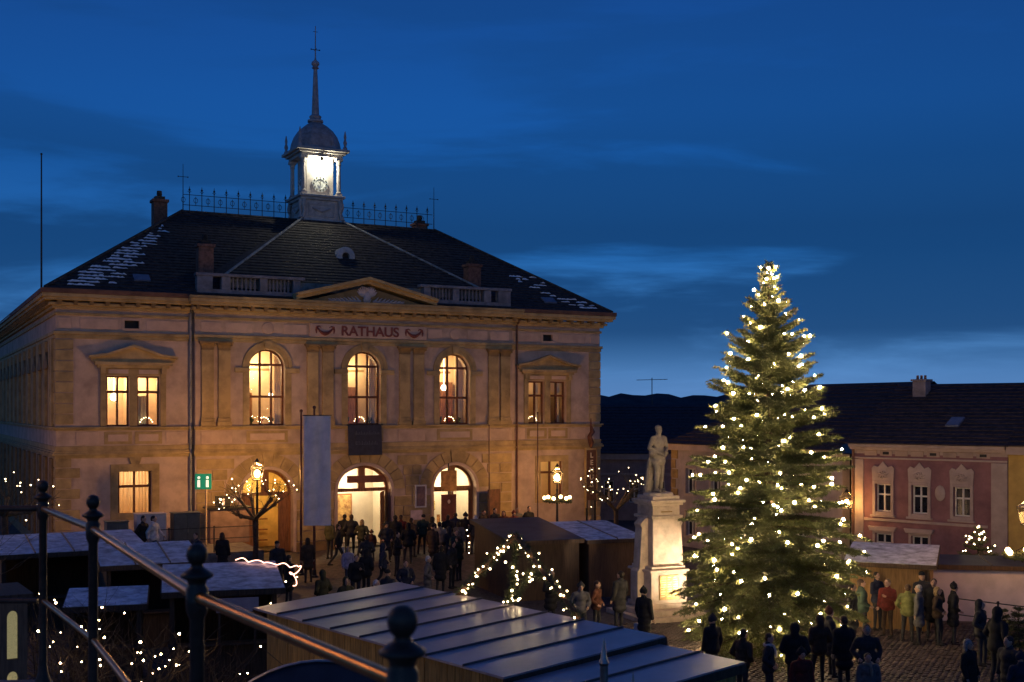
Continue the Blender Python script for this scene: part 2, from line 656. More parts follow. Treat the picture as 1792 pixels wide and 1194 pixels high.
CL_RED = mat('poinsettia', (.35, .04, .03), .7, .2, 9)
CL_LEAF = mat('pot_plant', (.05, .08, .03), .7, .3, 9)
for k, o in enumerate(AW):
    wo = window(o, RY + .28, 3, (o[2] + 1.32, o[2] + 2.78), watt=(120, 80, 95)[k], label=None)
    cx = (o[0] + o[1]) / 2
    # hanging lamp globes seen through the glass
    for dx, dz, rr in ((( -.62, .0, .14), (.55, -.05, .10)), ((.0, .55, .0),), ((.02, .35, .15),))[k]:
        if rr:
            MB().ball((cx + dx, 1.0, 7.45 + dz), rr, 12, 8).path([(cx + dx, 1.0, 7.5 + dz), (cx + dx, 1.0, 9.5)], .012, 5).build('hanging_lamp', emat('room_globe', (1, .82, .55), 9), wo, True)
    MB().box(cx - .75 + .5 * k, cx - .1 + .5 * k, 1.85, 2.1, 5.9, 7.5 + .3 * k).build('bookcase', M_DOOR, wo)
    MB().box(cx - .9, cx + .9, 2.12, 2.14, 8.55, 8.66).build('wall_moulding', M_TRIM2, wo)
    for q in range(3):
        pl_ = MB().lathe([(.07, 0), (.1, .16)], cx - .5 + .5 * q + random.uniform(-.1, .1), .5, 8, 5.9)
        for e in range(9):
            a = random.random() * 6.28
            pl_.path([(pl_.v[0][0] - .07, .5, 6.05), (pl_.v[0][0] - .07 + .12 * math.cos(a), .5 + .1 * math.sin(a), 6.15 + random.uniform(.05, .22))], [.02, .03], 5)
        pl_.build('flower_pot', CL_RED if q == 1 else CL_LEAF, wo)
    curtain(wo, o[0] - .1, o[0] + .22, 5.98, 9.3, .62)
    curtain(wo, o[1] - .22, o[1] + .1, 5.98, 9.3, .62)
for k, o in enumerate(LW):
    wo = window(o, .2, 2, (o[2] + 1.5,), watt=(95, 70)[k])
    if k == 0:
        MB().ball(((o[0] + o[1]) / 2, 1.0, 7.25), .17, 12, 8).path([(2.5, 1, 7.3), (2.5, 1, 8.25)], .012, 5).build('hanging_lamp', emat('room_globe', (1, .82, .55), 9), wo, True)
    else:
        curtain(wo, o[0] + .05, o[0] + .6, 5.98, 7.3, .7, mat('curtain_olive', (.38, .34, .2), .9, .2, 8, stretch=(6, 6, .3)))
wo = window(LG, .2, 2, (3.35,), watt=60, t=.09)
curtain(wo, LG[0] - .1, LG[1] + .1, 2.0, 4.05, .55, M_NET)
for k, o in enumerate(RW):
    wo = window(o, .2, 2, (o[2] + 1.45,), watt=(7.0, 2.0)[k])
    curtain(wo, o[0] + .05, o[0] + .32, 5.98, 8.1, .6, M_CURT)
    curtain(wo, o[1] - .32, o[1] - .05, 5.98, 8.1, .6, M_CURT)
wo = window(RG, .2, 2, (3.45,), watt=14, m=M_WOODF)
curtain(wo, RG[0] + .05, RG[0] + .4, 2.0, 4.05, .6)
SX = Matrix(((0, 1, 0, 0), (1, 0, 0, 0), (0, 0, 1, 0), (0, 0, 0, 1)))
for o in SIDEW:
    window(o, .2, 2, (o[2] + 1.4,), lit=False, xf=SX)
for o in VENT:
    v = MB()
    rect_frame(v, o[0] - .09, o[1] + .09, o[2] - .09, o[3] + .09, .1, -.04, .1)
    vo = v.build('attic_vent', M_PANEL, hall)
    MB().box(o[0], o[1], .2, .25, o[2], o[3]).build('vent_shade', M_BLACK, vo)  # plain black sheet painted in for the shade inside the vent
# candle arches standing on the window sills
CAN = MB().ball((0, 0, 0), .022, 6, 5).mesh('candle_flame', M_BULB)


def candle_arch(x, label, z=6.03, y=.5, wd=.26):
    p = to_world(x, y, z)
    c = thing('candle_arch', label, 'candle arch', p, HA, 'candle arches in the town hall windows')
    MB().box(-wd, wd, -.03, .03, 0, .03).path([(wd * math.cos(a), 0, .03 + .22 * math.sin(a)) for a in [math.pi * k / 10 for k in range(11)]], .012, 5).build('frame', M_DOOR, c)
    for k in range(7):
        a = math.pi * (k + .5) / 7
        inst('flame', CAN, c, (wd * math.cos(a), 0, .07 + .25 * math.sin(a)))


candle_arch(3.8, 'small lit candle arch in the upper window of the left wing')
candle_arch(9.02, 'small lit candle arch in the left arched window', y=.3)
candle_arch(HC, 'small lit candle arch in the arched window above the dark banner', y=.3)
candle_arch(18.4, 'small lit candle arch in the right arched window', y=.3)
candle_arch(23.2, 'small lit candle arch in the upper window of the right wing')

# entrances -------------------------------------------------------------------------
M_HALLW = mat('entrance_plaster', (.80, .74, .62), .85, .05, 2)
M_PAINT = mat('painting_canvas', (.62, .42, .16), .8, .5, 5, col2=(.25, .08, .05))
for k, o in enumerate(DR):
    xa, xb, za, zs, rise = o
    cx = (xa + xb) / 2
    d = MB()
    hw = (xb - xa) / 2
    yf = RY + .35
    n = 18
    for q in range(n):
        a0, a1 = math.pi * q / n, math.pi * (q + 1) / n
        d.prism([(cx + hw * math.cos(a0), zs + rise * math.sin(a0)), (cx + hw * math.cos(a1), zs + rise * math.sin(a1)),
                 (cx + (hw - .13) * math.cos(a1), zs + (rise - .13) * math.sin(a1)), (cx + (hw - .13) * math.cos(a0), zs + (rise - .13) * math.sin(a0))], yf, yf + .14)
    d.box(xa, xa + .12, yf, yf + .14, za, zs).box(xb - .12, xb, yf, yf + .14, za, zs)
    d.box(xa + .1, xb - .1, yf - .02, yf + .16, zs - .1, zs + .06)
    d.box(cx - .16, cx + .16, yf - .03, yf + .13, zs + .06, zs + rise - .1)
    fo = d.build('entrance', M_DOOR, hall)
    # fanlight
    for x0, x1 in ((xa + .1, cx - .15), (cx + .15, xb - .1)):
        p = MB()
        up = [(x0 + (x1 - x0) * q / 8, max(zs + .07, arch_z(o, x0 + (x1 - x0) * q / 8) - .12)) for q in range(9)]
        p.face([(x0, yf + .07, zs + .06), (x1, yf + .07, zs + .06)] + [(x, yf + .07, z) for x, z in up[::-1]])
        p.build('fanlight', M_GLASS, fo)
    room(fo, o, 1.9, (mat('shop_plaster', (.66, .50, .22), .85, .1, 2), M_HALLW, M_HALLW)[k], wide=.12)
    point_light('hall_light', (cx - .1, 1.35, 3.3), (70, 170, 170)[k], ((1, .66, .22), (1, .80, .50), (1, .80, .50))[k], fo, .2)
    if k == 1:
        MB().box(cx - .75, xb - .15, yf - .1, yf - .04, zs + .32, zs + .66).build('sign_board', mat('sign_brown', (.22, .085, .05), .6, .15, 5), fo)
        pm = MB().box(cx - .92, cx + .32, 2.25, 2.3, 1.05, 2.55).build('picture_frame', M_DOOR, fo)
        MB().box(cx - .85, cx + .25, 2.235, 2.25, 1.12, 2.48).build('canvas', M_PAINT, pm)
        leaf = MB(Matrix.Translation((xb - .14, yf + .12, 0)) @ Matrix.Rotation(R(62), 4, 'Z') @ Matrix.Translation((-1.15, 0, 0)))
        leaf.box(0, 1.15, 0, .07, .15, 2.78)
        leaf.box(.12, 1.03, -.03, 0, .35, 1.1).box(.12, 1.03, -.03, 0, 1.3, 2.6)
        lo = leaf.build('door_leaf', M_DOOR, fo, bevel=.01)
        MB(leaf.xf).ball((.1, -.06, 1.25), .04, 8, 6).build('handle', M_METAL, lo)
    if k == 2:
        for x0, x1 in ((xa + .12, cx - .02), (cx + .02, xb - .12)):
            lf = MB()
            rect_frame(lf, x0, x1, .16, 2.75, .09, yf + .03, yf + .09)
            lo = lf.build('door_leaf', M_WOODF, fo)
            MB().face([(x0 + .09, yf + .06, .25), (x1 - .09, yf + .06, .25), (x1 - .09, yf + .06, 2.66), (x0 + .09, yf + .06, 2.66)]).build('pane', M_GLASS, lo)
        # posters stuck inside
        for q in range(6):
            MB().box(cx - .8 + q * .28, cx - .62 + q * .28, 1.9, 1.92, .9 + .35 * (q % 3), 1.35 + .35 * (q % 3)).build('poster', mat('poster%d' % (q % 3), ((.5, .25, .1), (.15, .25, .15), (.6, .5, .2))[q % 3], .8, .4, 9), fo)
    if k == 0:
        for x0, x1 in ((xa + .12, cx - .5), (cx + .62, xb - .12)):
            MB().box(x0, x1, yf + .02, yf + .08, .15, 2.75).build('door_leaf', M_DOOR, fo, bevel=.01)
        for q in range(4):
            MB().box(cx - .3, cx + .6, 1.7, 1.9, .5 + q * .5, .55 + q * .5).build('shelf', M_DOOR, fo)
    # voussoirs round the arch and rusticated blocks between the arches
    nv = 11
    for q in range(nv):
        a0, a1 = math.pi * (q + .035) / nv, math.pi * (q + 1 - .035) / nv
        key = q == nv // 2
        ro = .98 if key else .72
        ri = .16
        e = lambda a, r: (cx + (hw + r) * math.cos(a), zs + (rise + r) * math.sin(a))
        MB().prism([e(a0, ri), e(a0, ro), e((a0 + a1) / 2, ro), e(a1, ro), e(a1, ri), e((a0 + a1) / 2, ri)], RY - (.12 if key else .06), RY + .01).build('keystone' if key else 'voussoir', M_TRIM, hall)
    av = MB()
    for q in range(18):
        a0, a1 = math.pi * q / 18, math.pi * (q + 1) / 18
        av.prism([(cx + hw * math.cos(a0), zs + rise * math.sin(a0)), (cx + (hw + .14) * math.cos(a0), zs + (rise + .14) * math.sin(a0)),
                  (cx + (hw + .14) * math.cos(a1), zs + (rise + .14) * math.sin(a1)), (cx + hw * math.cos(a1), zs + rise * math.sin(a1))], RY - .09, RY + .02)
    av.box(xa - .14, xa, RY - .09, RY + .02, .15, zs).box(xb, xb + .14, RY - .09, RY + .02, .15, zs)
    av.build('archivolt', M_PANEL, hall)
for r_ in range(8):
    z0, z1 = .62 + r_ * .49, .62 + (r_ + 1) * .49 - .045
    if z1 > 4.55:
        break
    cuts = [RX0 + .04]
    for o in DR:
        xa, xb, za, zs, rise = o
        cx, hw = (xa + xb) / 2, (xb - xa) / 2
        zz = z0
        if zz < zs - .05:
            e = hw + .16
            if z1 > zs:
                e = hw + .75
        else:
            t = (zz - zs) / (rise + .75)
            e = (hw + .76) * math.sqrt(max(0, 1 - t * t)) if t < 1 else 0
        cuts += [cx - e, cx + e] if e > 0 else []
    cuts.append(RX1 - .04)
    for a, b in zip(cuts[::2], cuts[1::2]):
        n = max(1, round((b - a) / 1.25))
        L_ = (b - a) / n
        off = 0 if r_ % 2 else .5
        edges = [a] + [a + (k + off) * L_ for k in range(n + 1) if a + .15 < a + (k + off) * L_ < b - .15] + [b]
        for x0, x1 in zip(edges, edges[1:]):
            MB().box(x0 + .022, x1 - .022, RY - .055, RY - .004, z0, z1).build('rustic_block', M_TRIM, hall, bevel=.012)
for a, b in ((RX0 - .05, DR[0][0] - .15), (DR[0][1] + .15, DR[1][0] - .15), (DR[1][1] + .15, DR[2][0] - .15), (DR[2][1] + .15, RX1 + .05)):
    MB().box(a, b, RY - .12, RY - .002, -.3, .58).build('plinth', M_TRIM2, hall, bevel=.02)
for a, b in ((-.1, RX0 - .06), (RX1 + .06, HW + .1)):
    MB().box(a, b, -.12, -.002, -.3, .62).build('plinth', M_TRIM2, hall, bevel=.02)
MB().box(-.12, -.002, -.12, SD, -.3, .62).build('plinth', M_TRIM2, hall, bevel=.02)

# quoins: long and short at the ground floor, equal above ---------------------------
for side in (0, 1):
    for k in range(9):
        z0 = .68 + k * .445
        wd = .95 if k % 2 else .6
        x0, x1 = (-.035, wd) if side == 0 else (HW - wd, HW + .035)
        MB().box(x0, x1, -.045, -.003, z0, z0 + .405).build('quoin', M_TRIM, hall, bevel=.012)
    for k in range(8):
        z0 = 6.08 + k * .455
        x0, x1 = (-.035, .68) if side == 0 else (HW - .68, HW + .035)
        MB().box(x0, x1, -.045, -.003, z0, z0 + .42).build('quoin', M_TRIM, hall, bevel=.012)
for k in range(9):
    z0 = .68 + k * .445
    MB().box(-.045, -.003, .0, .95 if k % 2 == 0 else .6, z0, z0 + .405).build('quoin', M_TRIM, hall, bevel=.012)
for k in range(8):
    z0 = 6.08 + k * .455
    MB().box(-.045, -.003, .0, .68, z0, z0 + .42).build('quoin', M_TRIM, hall, bevel=.012)


# horizontal mouldings: each runs round the wings, the centre and the left side ------
def course(name, prof, m, z_only=None, centre=True):
    """prof: list of (z0, z1, projection)"""
    a, b, c, d = MB(), MB(), MB(), MB()
    for z0, z1, p in prof:
        a.box(-p, RX0 - p * 0 - .001, -p, -.001, z0, z1)
        b.box(RX1 + .001, HW + p, -p, -.001, z0, z1)
        c.box(RX0 - p * .55, RX1 + p * .55, RY - p, RY - .001, z0 + .003, z1 + .003)
        d.box(-p, -.001, 0, SD + p, z0, z1)
    a.build(name, m, hall, bevel=.015)
    b.build(name, m, hall, bevel=.015)
    if centre:
        c.build(name, m, hall, bevel=.015)
    d.build(name, m, hall, bevel=.015)


course('string_course', [(4.62, 4.74, .07), (4.74, 4.84, .16), (4.84, 4.92, .11)], M_TRIM)
course('panel_band', [(4.92, 5.14, .05)], M_TRIM)
course('sill_course', [(5.80, 5.88, .08), (5.88, 5.96, .15)], M_TRIM)
course('architrave', [(9.74, 9.90, .06), (9.90, 10.04, .12)], M_TRIM)
course('frieze_moulding', [(10.72, 10.84, .08)], M_TRIM)
course('cornice', [(11.0, 11.12, .16), (11.12, 11.24, .3), (11.32, 11.44, .52), (11.44, 11.6, .62)], M_TRIM)
course('eave_fascia', [(11.603, 11.8, .66)], M_EAVE, centre=False)
MB().box(RX0 - .35, RX1 + .35, RY - .68, RY - .001, 11.61, 11.72).build('eave_fascia', M_TRIM, hall)
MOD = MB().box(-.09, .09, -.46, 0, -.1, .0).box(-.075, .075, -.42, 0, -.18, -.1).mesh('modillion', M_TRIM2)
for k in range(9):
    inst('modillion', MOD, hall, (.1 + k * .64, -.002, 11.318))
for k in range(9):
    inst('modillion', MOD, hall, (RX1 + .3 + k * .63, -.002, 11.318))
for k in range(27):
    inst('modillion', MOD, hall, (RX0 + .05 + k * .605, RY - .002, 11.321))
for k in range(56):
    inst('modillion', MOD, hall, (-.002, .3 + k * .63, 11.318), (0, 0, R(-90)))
# frieze panels and the lettered board
for a, b in ((.95, 2.5), (3.7, 5.5), (21.85, 23.25), (24.45, 26.1), (.08, .6), (26.4, 26.95)):
    MB().box(a, b, -.03, -.003, 10.16, 10.62).build('frieze_panel', M_PANEL, hall, bevel=.012)
for a, b in ((6.0, 6.9), (7.1, 8.3), (9.75, 10.85), (16.95, 17.7), (19.1, 20.2), (20.35, 21.4)):
    MB().box(a, b, RY - .03, RY - .003, 10.16, 10.62).build('frieze_panel', M_PANEL, hall, bevel=.012)
for c in (9.02, 18.42):
    MB(Matrix.Translation((c, RY, 10.4)) @ Matrix.Rotation(R(90), 4, 'X')).lathe([(.28, .0), (.26, .05), (.12, .06)], n=20).build('frieze_rosette', M_PANEL, hall, True).scale = (1, 1, 1)
bd = MB().box(10.98, 16.86, RY - .09, RY - .004, 10.08, 10.70).build('name_board', M_PANEL, hall, bevel=.015)
lm = text_mesh('RATHAUS', .66, .02, M_LETTER, 'lettering')
inst('lettering', lm, bd, (13.95, RY - .105, 10.375), (R(90), 0, 0), (1.0, .96, 1))
for c in (11.72, 16.2):
    s_ = MB()
    s_.path([(c + .38 * t, RY - .11, 10.5 - .26 * (1 - t * t)) for t in [-1 + k / 6 for k in range(13)]], [.03 + .075 * (1 - abs(-1 + k / 6)) for k in range(13)], 7)
    for q in (-1, 1):
        s_.path([(c + q * .4, RY - .11, 10.56), (c + q * .44, RY - .11, 10.4), (c + q * .42, RY - .11, 10.24)], [.05, .045, .02], 6)
        s_.path([(c + q * .4, RY - .11, 10.53), (c + q * .3, RY - .11, 10.58), (c + q * .2, RY - .11, 10.52)], [.05, .03, .02], 6)
    s_.build('festoon', M_LETTER, bd, True)
# pilasters
for c in (6.28, 7.02, 11.13, 11.86, 15.72, 16.46, 20.5, 21.16):
    MB().box(c - .27, c + .27, RY - .13, RY - .003, 6.32, 9.36).build('pilaster', M_TRIM, hall, bevel=.02)
    MB().box(c - .33, c + .33, RY - .19, RY - .003, 5.97, 6.16).box(c - .3, c + .3, RY - .16, RY - .003, 6.16, 6.32).build('pilaster_base', M_TRIM, hall, bevel=.02)
    cp = MB()
    cp.box(c - .27, c + .27, RY - .14, RY - .003, 9.361, 9.44)
    cp.rings([[(c - w_, RY - .003, z), (c - w_, RY - d_, z), (c + w_, RY - d_, z), (c + w_, RY - .003, z)] for w_, d_, z in ((.26, .13, 9.44), (.3, .17, 9.56), (.36, .24, 9.66))])
    cp.box(c - .38, c + .38, RY - .26, RY - .003, 9.66, 9.74)
    for q in (-1, 1):
        cp.ball((c + q * .3, RY - .2, 9.6), .07, 7, 5)
    cp.build('capital', M_TRIM2, hall)
# arch surrounds, imposts and parapet panels under the windows
for o in AW:
    xa, xb, za, zs, rise = o
    cx = (xa + xb) / 2
    a_ = MB()
    n = 16
    for q in range(n):
        a0, a1 = math.pi * q / n, math.pi * (q + 1) / n
        for r0, r1, p in ((.83, 1.0, .05), (1.0, 1.16, .09)):
            a_.prism([(cx + r0 * math.cos(a0), zs + r0 * math.sin(a0)), (cx + r1 * math.cos(a0), zs + r1 * math.sin(a0)),
                      (cx + r1 * math.cos(a1), zs + r1 * math.sin(a1)), (cx + r0 * math.cos(a1), zs + r0 * math.sin(a1))], RY - p, RY - .002)
    a_.prism([(cx - .13, zs + .84), (cx + .13, zs + .84), (cx + .19, zs + 1.2), (cx - .19, zs + 1.2)], RY - .16, RY - .1)
    a_.build('archivolt', M_TRIM, hall)
    for q in (-1, 1):
        x0 = cx + q * .83
        x1 = cx + q * 1.12
        MB().box(min(x0, x1), max(x0, x1), RY - .05, RY - .003, 5.97, 8.36).build('window_jamb', M_TRIM, hall)
        x2 = cx + q * 1.5
        MB().box(min(x0, x2), max(x0, x2), RY - .11, RY - .003, 8.38, 8.6).build('impost', M_TRIM, hall, bevel=.02)
for c, wd, y, m in ((9.0, .8, RY, M_PANEL), (HC, .8, RY, M_PANEL), (18.4, .8, RY, M_PANEL), (2.52, .42, 0, M_PANEL), (3.8, .42, 0, M_PANEL), (23.2, .42, 0, M_PANEL), (24.45, .42, 0, M_PANEL)):
    MB().box(c - wd - .16, c + wd + .16, y - .03, y - .003, 5.2, 5.74).build('apron', M_TRIM, hall, bevel=.01)
    MB().box(c - wd, c + wd, y - .055, y - .032, 5.32, 5.62).build('apron_panel', m, hall, bevel=.01)
for a, b, y in ((6.0, 7.4, RY), (10.85, 12.2, RY), (15.4, 16.8, RY), (20.2, 21.4, RY), (.8, 1.75, 0), (4.55, 5.5, 0), (21.9, 22.5, 0), (25.2, 26.1, 0)):
    MB().box(a, b, y - .035, y - .003, 5.2, 5.74).build('apron_panel', M_PANEL, hall, bevel=.01)
# pedimented surrounds of the wing windows
for c in (3.16, 23.82):
    s_ = MB()
    for x in (c - 1.38, c + 1.14):
        s_.box(x, x + .24, -.09, -.003, 5.97, 8.5)
    s_.box(c - .16, c + .16, -.06, -.003, 5.97, 8.2)
    s_.box(c - 1.36, c + 1.36, -.075, -.003, 8.2, 8.5)
    s_.build('window_surround', M_TRIM, hall, bevel=.015)
    for x0, x1 in ((c - 1.05, c - .22), (c + .22, c + 1.05)):
        MB().box(x0, x1, -.1, -.077, 8.26, 8.44).build('lintel_panel', M_PANEL, hall)
    p = MB().box(c - 1.62, c + 1.62, -.3, -.003, 8.62, 8.76).box(c - 1.5, c + 1.5, -.2, -.003, 8.5, 8.62)
    p.prism([(c - 1.72, 8.763), (c + 1.72, 8.763), (c + 1.78, 8.92), (c + 1.1, 9.02), (c, 9.4), (c - 1.1, 9.02), (c - 1.78, 8.92)], -.16, -.003)
    for q in (-1, 1):
        p.prism([(c + q * 1.85, 8.92), (c + q * 1.1, 9.02), (c, 9.4), (c, 9.52), (c + q * 1.12, 9.13), (c + q * 1.85, 9.02)], -.36, -.003)
        p.box(c + q * 1.28 - .1, c + q * 1.28 + .1, -.22, -.09, 8.25, 8.62)
    p.build('window_pediment', M_TRIM, hall)
sg = MB()
rect_frame(sg, LG[0] - .32, LG[1] + .32, LG[2] - .1, LG[3] + .25, .32, -.06, -.003)
sg.prism([(3.05, 4.33), (3.41, 4.33), (3.5, 4.62), (2.96, 4.62)], -.1, -.003)
sg.build('window_surround', M_TRIM, hall, bevel=.012)
sg = MB()
rect_frame(sg, RG[0] - .3, RG[1] + .3, RG[2] - .1, RG[3] + .25, .3, -.06, -.003)
sg.build('window_surround', M_TRIM, hall, bevel=.012)
# left side front: paired pilasters and little pediments
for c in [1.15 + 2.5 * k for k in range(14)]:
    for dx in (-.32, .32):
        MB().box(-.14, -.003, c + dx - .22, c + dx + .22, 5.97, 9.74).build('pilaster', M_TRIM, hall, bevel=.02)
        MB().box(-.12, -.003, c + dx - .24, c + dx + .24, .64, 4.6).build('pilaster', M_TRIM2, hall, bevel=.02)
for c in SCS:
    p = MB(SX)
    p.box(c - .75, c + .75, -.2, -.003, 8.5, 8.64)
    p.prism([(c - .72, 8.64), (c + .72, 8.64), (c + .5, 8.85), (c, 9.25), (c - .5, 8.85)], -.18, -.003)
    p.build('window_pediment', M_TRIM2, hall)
# main pediment over the centre
p = MB()
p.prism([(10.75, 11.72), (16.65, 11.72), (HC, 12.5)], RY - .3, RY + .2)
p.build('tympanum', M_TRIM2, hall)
p = MB()
for q in (-1, 1):
    for e0, e1, y in ((0, .16, .62), (.16, .30, .82)):
        p.prism([(HC + q * 3.5, 11.73 + e0), (HC + q * 3.5, 11.73 + e1), (HC, 12.62 + e1), (HC, 12.62 + e0)][::q], RY - y, RY + .25)
p.build('raking_cornice', M_TRIM, hall)
eg = MB()
for q in (-1, 1):
    for k in range(6):
        a = R(28 + k * 17)
        eg.path([(HC + q * .1, RY - .36, 12.0), (HC + q * (.12 + .26 * math.cos(a)), RY - .4, 12.02 + .22 * math.sin(a)), (HC + q * (.2 + .34 * math.cos(a)), RY - .38, 12.05 + .45 * math.sin(a))], [.07, .07, .02], 6)
eg.ball((HC, RY - .4, 12.0), .19, 9, 7, (1, .7, 1.3)).ball((HC - .03, RY - .43, 12.36), .075, 8, 6)
eg.path([(HC - .03, RY - .45, 12.36), (HC - .15, RY - .5, 12.34)], [.04, .01], 5)
eg.prism([(HC - .13, 11.75), (HC + .13, 11.75), (HC + .2, 11.9), (HC - .2, 11.9)], RY - .42, RY - .3)
M_RELIEF = mat('relief_stucco', (.56, .48, .46), .8, .12, 4)
eg.build('eagle_relief', M_RELIEF, hall, True)
for q in (-1, 1):
    lf = MB()
    for k in range(8):
        x = HC + q * (.35 + k * .19)
        h = .24 * (1 - k / 10)
        lf.path([(x, RY - .36, 11.76), (x + q * .12, RY - .4, 11.78 + h * .5), (x + q * .24, RY - .37, 11.78 + h)], [.05, .045, .01], 5)
    lf.path([(HC + q * .3, RY - .36, 11.8), (HC + q * 1.9, RY - .36, 11.76)], [.05, .015], 5)
    lf.build('laurel_spray', M_RELIEF, hall, True)
# balustrade
for q in (-1, 1):
    X = lambda d: HC + q * d
    bx = lambda a, b: (min(X(a), X(b)), max(X(a), X(b)))
    MB().box(*bx(3.2, 7.85), RY, RY + .4, 11.725, 12.08).build('parapet_plinth', M_STONE, hall, bevel=.02)
    MB().box(*bx(2.9, 7.9), RY - .03, RY + .43, 12.66, 12.8).build('parapet_rail', M_STONE, hall, bevel=.02)
    for a, b in ((7.15, 7.85), (6.35, 6.75), (4.65, 5.0), (3.1, 3.45)):
        MB().box(*bx(a, b), RY + .02, RY + .38, 12.083, 12.657).build('parapet_pier', M_STONE, hall, bevel=.015)
    BAL = MB().lathe([(.06, 0), (.06, .05), (.035, .08), (.075, .2), (.07, .28), (.035, .42), (.045, .48), (.06, .52), (.06, .572)], n=10).mesh('baluster', M_STONE, True)
    for a, b, n in ((5.1, 6.3, 6), (3.55, 4.6, 6)):
        for k in range(n):
            inst('baluster', BAL, hall, (X(a + (b - a) * (k + .5) / n), RY + .2, 12.084))


# roof ------------------------------------------------------------------------------
def slope(a, b, c, d, n, step=.035, seg_=.6):
    """tiled slope: eave a->b, top d->c, courses as overlapping steps"""
    a, b, c, d = map(Vector, (a, b, c, d))
    nrm = (b - a).cross(d - a).normalized()
    if nrm.z < 0:
        nrm = -nrm
    mb = MB()
    for i in range(n):
        t0, t1 = i / n, (i + 1) / n
        l0, r0 = a.lerp(d, t0), b.lerp(c, t0)
        l1, r1 = a.lerp(d, t1), b.lerp(c, t1)
        k = max(1, int((r0 - l0).length / seg_))
        lo, hi, ba = [], [], []
        for q in range(k + 1):
            j = random.uniform(-.008, .008)
            lo.append(l0.lerp(r0, q / k) + nrm * (step + j))
            hi.append(l1.lerp(r1, q / k) + nrm * .002)
            ba.append(l0.lerp(r0, q / k))
        mb.rings([ba, lo, hi], cap=False, close=False)
    return mb


EZ, RZ = 11.79, 16.65
E0, E1, E2, E3 = (-.5, -.5, EZ), (HW + .5, -.5, EZ), (HW + .5, HD + .5, EZ), (-.5, HD + .5, EZ)
G0, G1 = (6.75, 7, RZ), (20.55, 7, RZ)
for q, nn in (((E0, E1, G1, G0), 30), ((E2, E3, G0, G1), 30), ((E3, E0, G0, G0), 30), ((E1, E2, G1, G1), 30)):
    slope(*q, nn).build('roof_slope', M_ROOF, hall)
# hipped roof over the centre, carrying the turret
C0, C1, T0, T1 = (7.0, .12, 12.62), (20.36, .12, 12.62), (12.6, 5.85, 16.55), (14.76, 5.85, 16.55)
slope(C0, C1, T1, T0, 24).build('roof_slope', M_ROOF, hall)
B0, B1 = (4.6, 5.6, 15.75), (22.7, 5.6, 15.75)
MB().face([C0, T0, (12.6, 6.9, 16.55), (7.0, 2.0, 13.3)]).build('roof_slope', M_ROOF, hall)
MB().face([C1, T1, (14.76, 6.9, 16.55), (20.36, 2.0, 13.3)]).build('roof_slope', M_ROOF, hall)
MB().face([C0, C1, (20.36, .12, 11.7), (7.0, .12, 11.7)]).build('roof_front', M_LEAD, hall)
hips = [(E0, G0), (E1, G1), (E2, G1), (E3, G0)]
for a, b in hips:
    MB().path([Vector(a) + Vector((0, 0, .04)), Vector(b) + Vector((0, 0, .05))], .075, 6).build('hip_cap', M_ROOF, hall)
MB().path([G0, G1], .09, 6).build('ridge_cap', M_ROOF, hall)
for a, b in ((C0, T0), (C1, T1)):
    MB().path([Vector(a) + Vector((0, 0, .03)), Vector(b) + Vector((0, 0, .04))], .07, 6).build('hip_cap', M_LEAD, hall)
# rests of snow along the courses
sn = MB()
nF = Vector((0, -4.86, 7.5)).normalized()


def snow_patch(x0, y, z, ln, hgt):
    m_ = max(4, int(ln / .09))
    prof = [hgt * min(1, 3.2 * math.sin(math.pi * (q + .15) / (m_ + .3))) * random.uniform(.35, 1.05) for q in range(m_ + 1)]
    xs_ = [x0 + ln * q / m_ + random.uniform(-.02, .02) for q in range(m_ + 1)]
    off = [random.uniform(0, .05) for _ in xs_]
    bot = [Vector((x, y + o_ * .84, z + o_ * .53)) + nF * .04 for x, o_ in zip(xs_, off)]
    mid = [Vector((x, y + (o_ + p_ * .4) * .84, z + (o_ + p_ * .4) * .53)) + nF * (.045 + .05 * p_ / hgt) for x, o_, p_ in zip(xs_, off, prof)]
    top = [Vector((x, y + (o_ + p_) * .84, z + (o_ + p_) * .53)) + nF * .015 for x, o_, p_ in zip(xs_, off, prof)]
    sn.rings([bot, mid, top], cap=False, close=False)


for i in range(1, 24):
    t = i / 30
    y, z = -.5 + 7.5 * t, EZ + (RZ - EZ) * t
    hipx = -.5 + 7.25 * t
    dens = 1 - i / 26
    for k in range(int(4 * dens + 1)):
        x0 = hipx + .25 + random.random() ** 1.6 * 1.9 * dens + (.2 if i < 5 else 0)
        ln = random.uniform(.15, 1.0) * (.4 + dens)
        hgt = .16 + random.random() * .1
        snow_patch(x0, y, z, ln, hgt)
for i in list(range(1, 5)) * 4 + [8, 9, 10, 11, 12] * 2 + [5, 6]:
    t = i / 30
    y, z = -.5 + 7.5 * t, EZ + (RZ - EZ) * t
    x0 = HW + .5 - 7 * t - random.uniform(.6, 2.2)
    ln = random.uniform(.2, .8)
    snow_patch(x0, y, z, ln, random.uniform(.1, .24))
stuff(sn.build('snow_remains', M_SNOW, hall))
for x, y in ((3.6, .55), (24.1, .35)):
    z = EZ + (y + .5) * .648
    MB(Matrix.Translation((x, y, z)) @ Matrix.Rotation(R(32), 4, 'X')).box(-.35, .35, -.28, .28, 0, .09).build('skylight', mat('skylight_glass', (.16, .18, .24), .15, .1, 4), hall)
